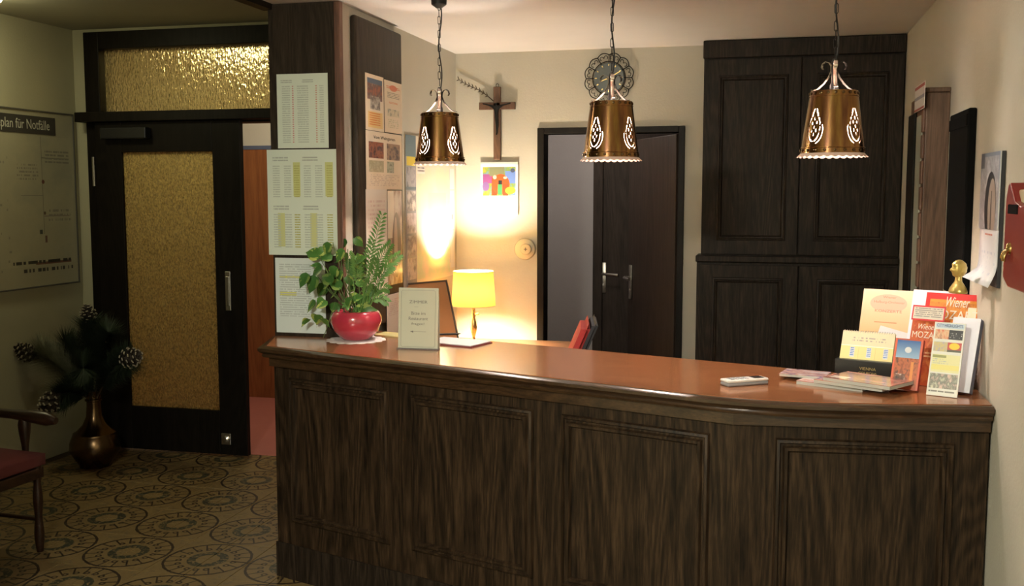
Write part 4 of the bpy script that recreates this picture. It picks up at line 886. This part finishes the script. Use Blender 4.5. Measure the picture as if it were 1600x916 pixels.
o = stand('brochure', 'wide red and gold concert leaflet reading ZART beneath the gilt bust', 'brochure', 1474, 606, .178, .31, b3, .004, -27, 17, group=GR, back=.035, edge=M['red_card'])
lettering('Wiener', .075, .034, M['white_ink'], o, (.012, -.0018, .280), shear=.3); lettering('MOZART', .150, .030, M['white_ink'], o, (.010, -.0018, .236))
o = stand('brochure', 'small red-framed card with grey text in front of the concert leaflet', 'brochure', 1446, 604, .105, .05, b4, .002, -27, 18, dz=.215, group=GR, back=.012)
o = stand('brochure', 'orange-brown leaflet reading MOZART, half hidden by a book', 'brochure', 1440, 604, .118, .225, b2, .004, -27, 18, group=GR, back=.012, edge=M['red_card'])
lettering('Wiener', .06, .018, M['white_ink'], o, (-.01, -.0018, .196), shear=.3); lettering('MOZART', .10, .022, M['white_ink'], o, (-.004, -.0018, .168))
o = stand('brochure', 'small red-brown book with blue sky picture beside the coupon holder', 'brochure', 1411, 611, .088, .165, b5, .016, -25, 17, group=GR, edge=M['red_card'])
o = stand('leaflet', 'white leaflet of little pictures headed HIGHLIGHTS, foremost in the rack', 'brochure', 1471, 620, .092, .235, b6, .004, -23, 18, group=GR)
lettering('CITY HIGHLIGHTS', .078, .010, M['blue_ink'], o, (0, -.0018, .2245))
for k, (px, mt, lb) in enumerate(((1494, 'white_card', 'pack of white leaflets just behind the HIGHLIGHTS leaflet'),)):
    o = stand('brochure', lb, 'brochure', px, 618, .085, .24, M[mt], .028, -29, 19, group=GR, back=.015, edge=plain('blue_edge', (.20, .22, .34), .6))
rk = stand('leaflet_rack', 'translucent plastic leaflet rack against the right wall', 'rack', 1512, 606, 0, 0, None, 0, -24, 14, back=.07, dz=.011)
MB().bevel_box(-.10, .085, .028, .032, 0, .29, .001, None, 1).build('back_panel', M['acrylic'], rk)
MB().bevel_box(.081, .085, -.05, .028, 0, .28, .001, None, 1).build('side_panel', plain('rack_side', (.42, .25, .25), .3), rk)
MB().bevel_box(-.10, .081, -.05, .028, -.002, .004, .001, None, 1).build('rack_floor', M['acrylic'], rk)
# gilt bust standing on the stacked leaflets
bp_ = at_y(1497, 452, 3.42)
bs = thing('bust', 'tiny gilt bust of a head in profile on top of the leaflets', 'figurine', (bp_.x, 3.42, bp_.z), (0, 0, math.radians(20)))
sc3 = 3.5/1600
bm = bmesh.new(); bmesh.ops.create_uvsphere(bm, u_segments=28, v_segments=20, radius=1)
for v_ in bm.verts:
    x, y, z = v_.co; k_ = 1.0
    if x > -.2 or z > .45: k_ = 1.10+.04*math.sin(z*14)+.03*math.sin(y*11)            # waved hair
    px_ = .022*x*k_; py_ = .0185*y*k_; pz_ = .0275*z*(1.03 if z > 0 else 1.0)
    if x < 0:
        px_ -= .0085*math.exp(-((z+.12)/.20)**2-(y/.24)**2)+.0050*math.exp(-((z+.78)/.22)**2-(y/.45)**2)-.0030*math.exp(-((z-.14)/.14)**2-((abs(y)-.38)/.18)**2)
        px_ -= .0016*math.exp(-((z+.46)/.07)**2-(y/.3)**2)-.0012*math.exp(-((z+.54)/.05)**2-(y/.3)**2)
    v_.co = Vector((px_, py_, .064+pz_))
MB().take(bm).build('head', M['gilt'], bs, 180)
q = MB(); q.lathe([(0, -.012), (.030, -.012), (.031, -.006), (.027, .004), (.020, .014), (.0125, .024), (.011, .034), (.012, .044)], 24, Matrix.Diagonal((.8, 1.15, 1, 1))); q.build('shoulders', M['gilt'], bs, 180)
# magazines
def mag(px, py, w, d, th, rz, mat, label, dz=0.0):
    c = at_z(px, py, Z_TOP); r_ = thing('magazine', label, 'magazine', (c.x, c.y, Z_TOP+dz), (0, 0, math.radians(rz)), 'magazines fanned on the counter')
    MB().box(-w/2, w/2, -d/2, d/2, 0, th).build('pages', M['page_edge'], r_); MB().box(-w/2-.001, w/2+.001, -d/2-.001, d/2+.001, th, th+.0012).build('cover', mat, r_)
mg = [print_mat('magazine_%d' % k, c0, [('P', .0, 1, .0, 1, c0, c1, c2, 2.5, 60+k)]+ex, .25, 'xy', coat=.6) for k, (c0, c1, c2, ex) in enumerate((
    (lin(150, 90, 85), lin(170, 120, 110), lin(205, 150, 130), [('R', .05, .3, .1, .35, lin(232, 215, 200))]), (lin(205, 120, 90), lin(232, 190, 170), lin(130, 110, 160), [('R', .5, .95, .5, .9, lin(130, 120, 180))]),
    (lin(205, 90, 70), lin(232, 205, 195), lin(110, 110, 170), []), (lin(120, 120, 170), lin(205, 160, 150), lin(220, 215, 220), [])))]
mag(1356, 609, .23, .155, .011, -34, mg[0], 'top magazine of the fan with dull pink cover, right by the coupon holder', .024)
mag(1340, 606, .23, .155, .011, -29, mg[1], 'second magazine of the fan with orange and lilac cover', .012)
mag(1308, 601, .22, .15, .011, -24, mg[2], 'third magazine of the fan, with a red and white cover', .0)
mag(1258, 592, .15, .11, .008, -14, mg[3], 'small bluish booklet at the phone side of the magazine fan', .012)
# handset
c = at_z(1163, 601, Z_TOP); hs = thing('phone_handset', 'pale grey cordless phone handset lying on the bare worktop', 'phone', (c.x, c.y, Z_TOP), (0, 0, math.radians(34)))
MB().bevel_box(-.078, .078, -.026, .026, 0, .013, .006, None, 3).build('lower_shell', M['grey_plastic'], hs, 50)
MB().bevel_box(-.078, .078, -.026, .026, .012, .022, .0045, None, 3).build('upper_shell', M['white_plastic'], hs, 50)
MB().bevel_box(.028, .066, -.018, .018, .0215, .0232, .0008, None, 1).build('display', M['black_plastic'], hs)
for i in range(4):
    for j in range(3): MB().bevel_box(-.060+.018*i, -.048+.018*i, -.018+.013*j, -.009+.013*j, .0215, .0236, .0008, None, 1).build('key', M['grey_plastic'], hs)

# ================================================================== RIGHT WALL  (front faces -X: rotate -90 deg; local x runs towards the camera)
RR = (0, 0, -PI/2)
def on_right(x0, x1, yt, yb, X):
    a, b = at_x(x0, yt, X), at_x(x1, yt, X); return (a.y+b.y)/2, abs(a.y-b.y), at_x((x0+x1)/2, yb, X).z, a.z
cs_x = X_RIGHT-.088; ya, yb_ = at_x(1442, 300, cs_x).y, at_x(1419, 300, cs_x).y
zt = at_x(1442, 148, cs_x).z; zb = 1.0
kc_ = thing('wall_case', 'tall carved brown wooden case fixed to the right wall', 'case', (X_RIGHT, (ya+yb_)/2, zb), RR)
cw = yb_-ya
MB().bevel_box(-cw/2, cw/2, -.088, 0, 0, zt-zb, .004).build('body', M['case_wood'], kc_)
for k in range(9): MB().bevel_box(cw/2-.012-.05, cw/2-.012, -.096, -.086, .05+(zt-zb-.1)*k/9, .05+(zt-zb-.1)*(k+.9)/9, .004).build('carved_block', M['trim_wood'], kc_)
ga = at_x(1430, 300, cs_x).y; MB().box(cw/2-.012-.05-.16, cw/2-.012-.06, -.092, -.087, .03, zt-zb-.08).build('glass_strip', plain('green_glass', (.42, .46, .38), .3), kc_)
MB().bevel_box(-cw/2, cw/2-.24, -.098, -.087, 0.01, zt-zb-.06, .004).build('door', M['black_oak'], kc_)
MB().bevel_box(cw/2-.10, cw/2+.006, -.094, 0, zt-zb, zt-zb+.018, .004).build('cap', M['case_wood'], kc_)
y_, w_, zb2, zt2 = on_right(1431, 1446, 137, 172, cs_x-.014)
cm = print_mat('striped_card', lin(200, 195, 190), [('R', 0, 1, .84, .96, lin(150, 60, 55)), ('R', 0, 1, .42, .55, lin(140, 135, 145)), ('R', 0, 1, .02, .1, lin(150, 60, 55))])
sheet('striped_card', 'small white card with red stripes tucked at the top of the wall case', 'card', (cs_x-.0145, y_, zb2), w_, zt2-zb2, cm, RR, .002)
# black slab standing in for a dark patch of unclear cause
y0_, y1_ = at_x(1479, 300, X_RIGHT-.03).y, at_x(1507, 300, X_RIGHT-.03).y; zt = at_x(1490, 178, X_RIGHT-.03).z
bpn = thing('black_slab', 'tall black slab filling a dark patch of the right wall beside the wooden case', 'panel', (X_RIGHT, (y0_+y1_)/2, 1.26), RR)
ww = abs(y0_-y1_); MB().bevel_box(-ww/2, ww/2, -.028, 0, 0, zt-1.26, .006).build('board', plain('matt_black', (.004, .004, .004), .9, Specular_IOR_Level=.1), bpn)
MB().bevel_box(-ww/2+.01, ww/2-.01, -.032, -.027, zt-1.32, zt-1.28, .002).build('slab_bar', M['matt_black'], bpn)
# wall calendar with picture
y_, w_, zb, zt = on_right(1532, 1561, 241, 448, X_RIGHT-.02)
wc = thing('photo_calendar', 'narrow photo calendar with curling lower page on the right wall', 'calendar', (X_RIGHT, y_, zb), RR)
hh = zt-zb; pm = print_mat('photo_page', lin(205, 205, 205), [('G', 0, 1, 0, 1, lin(175, 180, 190), lin(120, 130, 150)), ('P', .05, .95, .0, .95, lin(170, 172, 178), lin(150, 150, 158), lin(190, 190, 195), 4, 71), ('E', .58, .30, .30, .45, lin(40, 40, 45)), ('E', .66, .26, .20, .40, lin(165, 150, 140)), ('R', .60, .66, .0, .5, lin(90, 80, 75)), ('R', .0, .2, .8, 1, lin(90, 95, 110))], .4)
MB().box(-w_/2, w_/2, -.016, -.012, hh*.42, hh).build('photo', pm, wc)
pg_ = print_mat('month_page', lin(214, 216, 222), [('L', .3, .7, .86, .92, 1, lin(200, 130, 120), .6), ('L', .1, .9, .05, .6, 6, lin(190, 195, 210), .4)])
q = MB(); p = []
for i in range(9):
    s_ = i/8; cy = -.012-(.03*max(0, (.35-s_))**1.3*3)
    for k in range(5): xx = -w_/2+w_*k/4; cl = cy-(max(0, .25-s_)*.10*(1-k/4)); p.append((xx, cl, hh*.42*s_+max(0, .2-s_)*.06*(1-k/4)))
q.add(p, [(i*5+k, i*5+k+1, i*5+k+6, i*5+k+5) for i in range(8) for k in range(4)]); o = q.build('month_page', pg_, wc, 180)
sm_ = o.modifiers.new('solid', 'SOLIDIFY'); sm_.thickness = .001
MB().box(-w_/2, w_/2+.004, -.011, -.002, 0.0, hh).build('backing', M['dark_shell'], wc)
# red key box
y0_ = at_x(1571, 330, X_RIGHT-.07).y; zt, zb = at_x(1580, 285, X_RIGHT-.07).z, at_x(1590, 455, X_RIGHT-.07).z
lb = thing('letter_box', 'red wooden wall letter box with black slot and brass hook', 'letter box', (X_RIGHT, y0_-.17, zb), RR)
hh = zt-zb; wd_ = .34
prof_ = [(-wd_/2+.0, .02), (-wd_/2+.06, .0), (wd_/2-.06, 0), (wd_/2, .02), (wd_/2, hh*.84), (wd_/2-.02, hh*.98), (wd_/2-.04, hh), (wd_/2-.065, hh*.93), (wd_/2-.10, hh*.82), (0, hh*.78), (-wd_/2+.10, hh*.82), (-wd_/2+.065, hh*.93), (-wd_/2+.04, hh), (-wd_/2+.02, hh*.98), (-wd_/2, hh*.84)]
o = MB().prism(prof_, .0, .07, MY).build('body', M['red_wood'], lb)
bv = o.modifiers.new('bevel', 'BEVEL'); bv.width = .004; bv.segments = 2
MB().bevel_box(-.135, -.03, -.0725, -.06, hh*.70, hh*.79, .002).build('slot', M['matt_black'], lb)
q = MB(); hx = -.10
for dx_ in (-.012, .0, .012): q.tube([(hx+dx_*.4, -.072, hh*.36), (hx+dx_, -.082, hh*.33), (hx+dx_*1.4, -.086, hh*.28), (hx+dx_*1.1, -.084, hh*.25)], [.005, .005, .004, .002], 8)
q.lathe([(0, 0), (.016, 0), (.012, .008), (0, .01)], 14, Matrix.Translation((hx, -.07, hh*.37)) @ MY); q.build('hook', M['brass'], lb, 60)
MB().bevel_box(-.10, .10, -.055, -.0, hh*.80, hh*.93, .004).build('lid', M['cream_plastic'], lb)

# ================================================================== ENTRY CORNER
vp = at_z(150, 728, 0); vz = at_y(148, 611, vp.y).z; vr = (188-112)/2/F*((vp-CAM).dot(FW))
vs_ = thing('floor_vase', 'tall dark brass floor vase with round belly in the dim corner', 'vase', (vp.x, vp.y, 0.0015))
MB().lathe([(0, 0), (vr*.62, 0), (vr*.66, .02), (vr*.80, .05), (vr*1.0, vz*.22), (vr*.98, vz*.32), (vr*.86, vz*.42), (vr*.84, vz*.43), (vr*.84, vz*.445), (vr*.70, vz*.47), (vr*.46, vz*.55), (vr*.31, vz*.66), (vr*.27, vz*.80), (vr*.27, vz*.86), (vr*.33, vz*.87), (vr*.33, vz*.89), (vr*.27, vz*.90), (vr*.29, vz*.96), (vr*.34, vz), (vr*.30, vz), (vr*.24, vz*.9), (0, vz*.8)], 40).build('body', M['dark_brass'], vs_, 50)
t = NT('needles'); t.set(Base_Color=t.mix(t.noise(t.coord(), 30, 2), (.012, .022, .010), (.035, .055, .025)), Roughness=.7); M['needles'] = t.m
t = NT('frosted_needles'); t.set(Base_Color=t.mix(t.noise(t.coord(), 30, 2), (.05, .06, .04), (.40, .40, .26)), Roughness=.8); M['frosted_needles'] = t.m
rb = random.Random(11)
def cone_part(parent, loc, d, s_):
    q = MB(); d = Vector(d).normalized(); mt = Matrix.Translation(loc) @ d.to_track_quat('Z', 'Y').to_matrix().to_4x4()
    q.lathe([(0, 0), (.018*s_, .01*s_), (.022*s_, .035*s_), (.012*s_, .075*s_), (0, .09*s_)], 10, mt); o = q.build('pine_cone', M['cone'], parent)
    q = MB(); dk_ = MB()
    for k in range(44):
        z = .006+.082*k/44; r_ = .027*math.sin(PI*min(1, (z/.095)**.75))+.006; a = k*2.39996
        m4 = mt @ Matrix.Rotation(a, 4, 'Z') @ Matrix.Translation((r_*s_, 0, z*s_)) @ Matrix.Rotation(-.55, 4, 'Y')
        q.box(.0045*s_, .009*s_, -.0055*s_, .0055*s_, -.0015*s_, .002*s_, m4); dk_.box(-.012*s_, .0045*s_, -.0065*s_, .0065*s_, -.0015*s_, .0015*s_, m4)
    dk_.build('scale_body', M['cone'], o)['kind'] = 'stuff'
    q.build('cone_scales', M['cone_tip'], o)['kind'] = 'stuff'
bl = (('pine branch leaning out over the armchair with a pale frosted tip', 60, 552, -.10, 'frosted_needles'), ('upright pine branch rising from the middle of the vase with a cone at its top', 140, 505, .02, 'needles'),
      ('pine branch reaching towards the door glass with a cone at its tip', 205, 560, -.16, 'needles'), ('low pine branch drooping beside the wall with a hanging cone', 92, 618, -.20, 'needles'),
      ('short thick pine branch standing between the upright and the frosted one', 100, 535, .05, 'needles'), ('dense pine branch spreading against the dark door frame', 170, 520, -.04, 'needles'), ('bushy pine branch facing forward over the vase neck', 130, 575, -.28, 'needles'))
for k, (lb_, tx, ty, dy, mn) in enumerate(bl):
    tip = at_y(tx, ty, vp.y+dy); b0 = Vector((vp.x, vp.y, vz*.82)); root = thing('pine_branch', lb_, 'branch', b0, (0, 0, 0), 'pine branches in the floor vase')
    e = tip-b0; mid = Vector((0, 0, vz*.25)).lerp(e, .45)+Vector((0, 0, .03)); pts = []
    for i in range(13):
        s_ = i/12; pts.append(Vector((0, 0, 0))*(1-s_)**2+mid*2*s_*(1-s_)+e*s_**2)
    MB().tube(pts, [.006-.004*i/12 for i in range(13)], 6).build('stalk', M['twig'], root, 180)
    q = MB()
    for i in range(2600):
        s_ = .30+.70*rb.random()**.8; j = min(11, int(s_*12)); p = pts[j].lerp(pts[j+1], s_*12-j); d = (pts[j+1]-pts[j]).normalized()
        o_ = Vector((rb.gauss(0, 1), rb.gauss(0, 1), rb.gauss(0, 1))); o_ = (o_-d*o_.dot(d)).normalized(); p = p+o_*abs(rb.gauss(0, .022)); v_ = (d*.75+o_).normalized()*rb.uniform(.06, .13); w_ = v_.cross(o_.cross(d)).normalized()*.0016 if v_.cross(o_.cross(d)).length > 1e-6 else Vector((.001, 0, 0))
        w_ = v_.cross(Vector((0, 0, 1))).normalized()*.0024
        q.add([p-w_, p+w_, p+v_], [(0, 1, 2)])
    o = q.build('needles', M[mn], root); o['kind'] = 'stuff'
    if k == 0: cone_part(root, e+Vector((.0, -.03, -.02)), (-.9, -.2, .45), 1.5)
    if k == 1: cone_part(root, e, (.0, -.2, 1), 1.25)
    if k == 2: cone_part(root, e+Vector((-.04, -.03, -.01)), (.95, -.15, .3), 1.5)
    if k == 3: cone_part(root, e+Vector((.03, -.02, .01)), (-.75, -.15, -.6), 1.7)
# armchair at the picture's edge, facing the counter
ac = thing('armchair', 'wooden armchair with red cushion standing on the patterned tiles', 'armchair', (-3.42, 3.66, 0.0015), (0, 0, math.radians(-3)))
def turned(h0, h1, r_): 
    n = 14; return [(r_*(.75+.35*abs(math.sin(k/n*PI*2.5))), h0+(h1-h0)*k/n) for k in range(n+1)]
for sx, sy in ((.23, .22), (.23, -.22), (-.25, .22), (-.25, -.22)):
    MB().lathe(turned(0, .40, .020), 14, Matrix.Translation((sx, sy, 0))).build('leg', M['chair_wood'], ac, 60)
q = MB(); q.bevel_box(-.27, .25, -.245, .245, .34, .39, .006); q.build('seat_frame', M['chair_wood'], ac)
q = MB()
for sy in (-.22, .22): q.tube([(-.25, sy, .15), (.23, sy, .15)], .010, 8)
q.tube([(-.01, -.22, .15), (-.01, .22, .15)], .010, 8); q.build('stretcher', M['chair_wood'], ac, 60)
bm = bmesh.new(); bmesh.ops.create_cube(bm, size=1); bmesh.ops.subdivide_edges(bm, edges=bm.edges[:], cuts=5, use_grid_fill=True)
for v_ in bm.verts:
    x, y, z = v_.co; e_ = (1-(2*x)**6)*(1-(2*y)**6); v_.co = Vector((-.005+x*.52, y*.50, .425+z*(.05+.07*e_)))
MB().take(bm).build('cushion', M['red_seat'], ac, 180)
for sy in (-.235, .235):
    q = MB(); q.tube([(-.27, sy, .62), (-.1, sy, .625), (.10, sy, .622), (.22, sy, .618), (.29, sy, .612), (.335, sy, .606)], [.018, .02, .022, .030, .032, .016], 12); q.build('armrest', M['chair_wood'], ac, 60)
    MB().lathe([(.016, .39), (.02, .42), (.014, .45), (.016, .48), (.026, .55), (.028, .58), (.022, .61)], 14, Matrix.Translation((.16, sy, 0))).build('arm_post', M['chair_wood'], ac, 60)
for sy in (-.235, .235): MB().tube([(-.26, sy, .38), (-.29, sy, .65), (-.36, sy, .98)], [.02, .019, .016], 10).build('back_post', M['chair_wood'], ac, 60)
for k in range(5): sy = -.15+.075*k; MB().tube([(-.275, sy, .44), (-.30, sy, .68), (-.345, sy, .92)], .010, 8).build('spindle', M['chair_wood'], ac, 60)
q = MB(); q.bevel_box(-.385, -.345, -.26, .26, .92, 1.0, .012); q.build('top_rail', M['chair_wood'], ac, 60)

# ================================================================== LAMPS OUT OF FRAME AND IN THE OTHER ROOMS
def ceiling_lamp(name, label, loc, r_, power, col):
    root = thing(name, label, 'lamp', loc)
    MB().lathe([(0, 0), (r_*1.06, 0), (r_*1.06, -.02), (r_, -.025), (0, -.024)], 32).build('base_ring', M['brass'], root, 40)
    n = 10; pr = [(r_*math.cos(PI/2*k/n), -.026-r_*.42*math.sin(PI/2*k/n)) for k in range(n)]+[(0.0005, -.026-r_*.42)]
    area = PI*r_*r_*1.3
    MB().lathe(pr, 32, None, False).build('glass_dome', emitter('glow_'+name, col, power/(PI*area)), root, 180)
    return root
ceiling_lamp('added_lobby_lamp', 'unseen opal glass ceiling lamp added in the lobby above the viewer', (-1.15, .2, Z_CEIL), .20, P_LOBBY, (1, .98, .84))  # unseen lamp, added to light the room from the viewer's side
ll = at_z(-6, -6, Z_ENTRY-.03); ceiling_lamp('entry_lamp', 'small opal glass ceiling lamp at the upper left corner over the entry', (ll.x-.12, ll.y, Z_ENTRY), .12, P_ENTRY, (1, .92, .55))
cl_ = at_y(402, 92, 6.45); ceiling_lamp('corridor_lamp', 'bright corridor ceiling lamp glowing through the yellow transom glass', (cl_.x+.06, 6.45, 2.7), .16, P_CORRIDOR, (1, .90, .66))
ceiling_lamp('vestibule_lamp', 'dim ceiling lamp in the room behind the doorway', (-1.3, 6.5, 2.4), .10, P_VESTIBULE, (1, .88, .80))
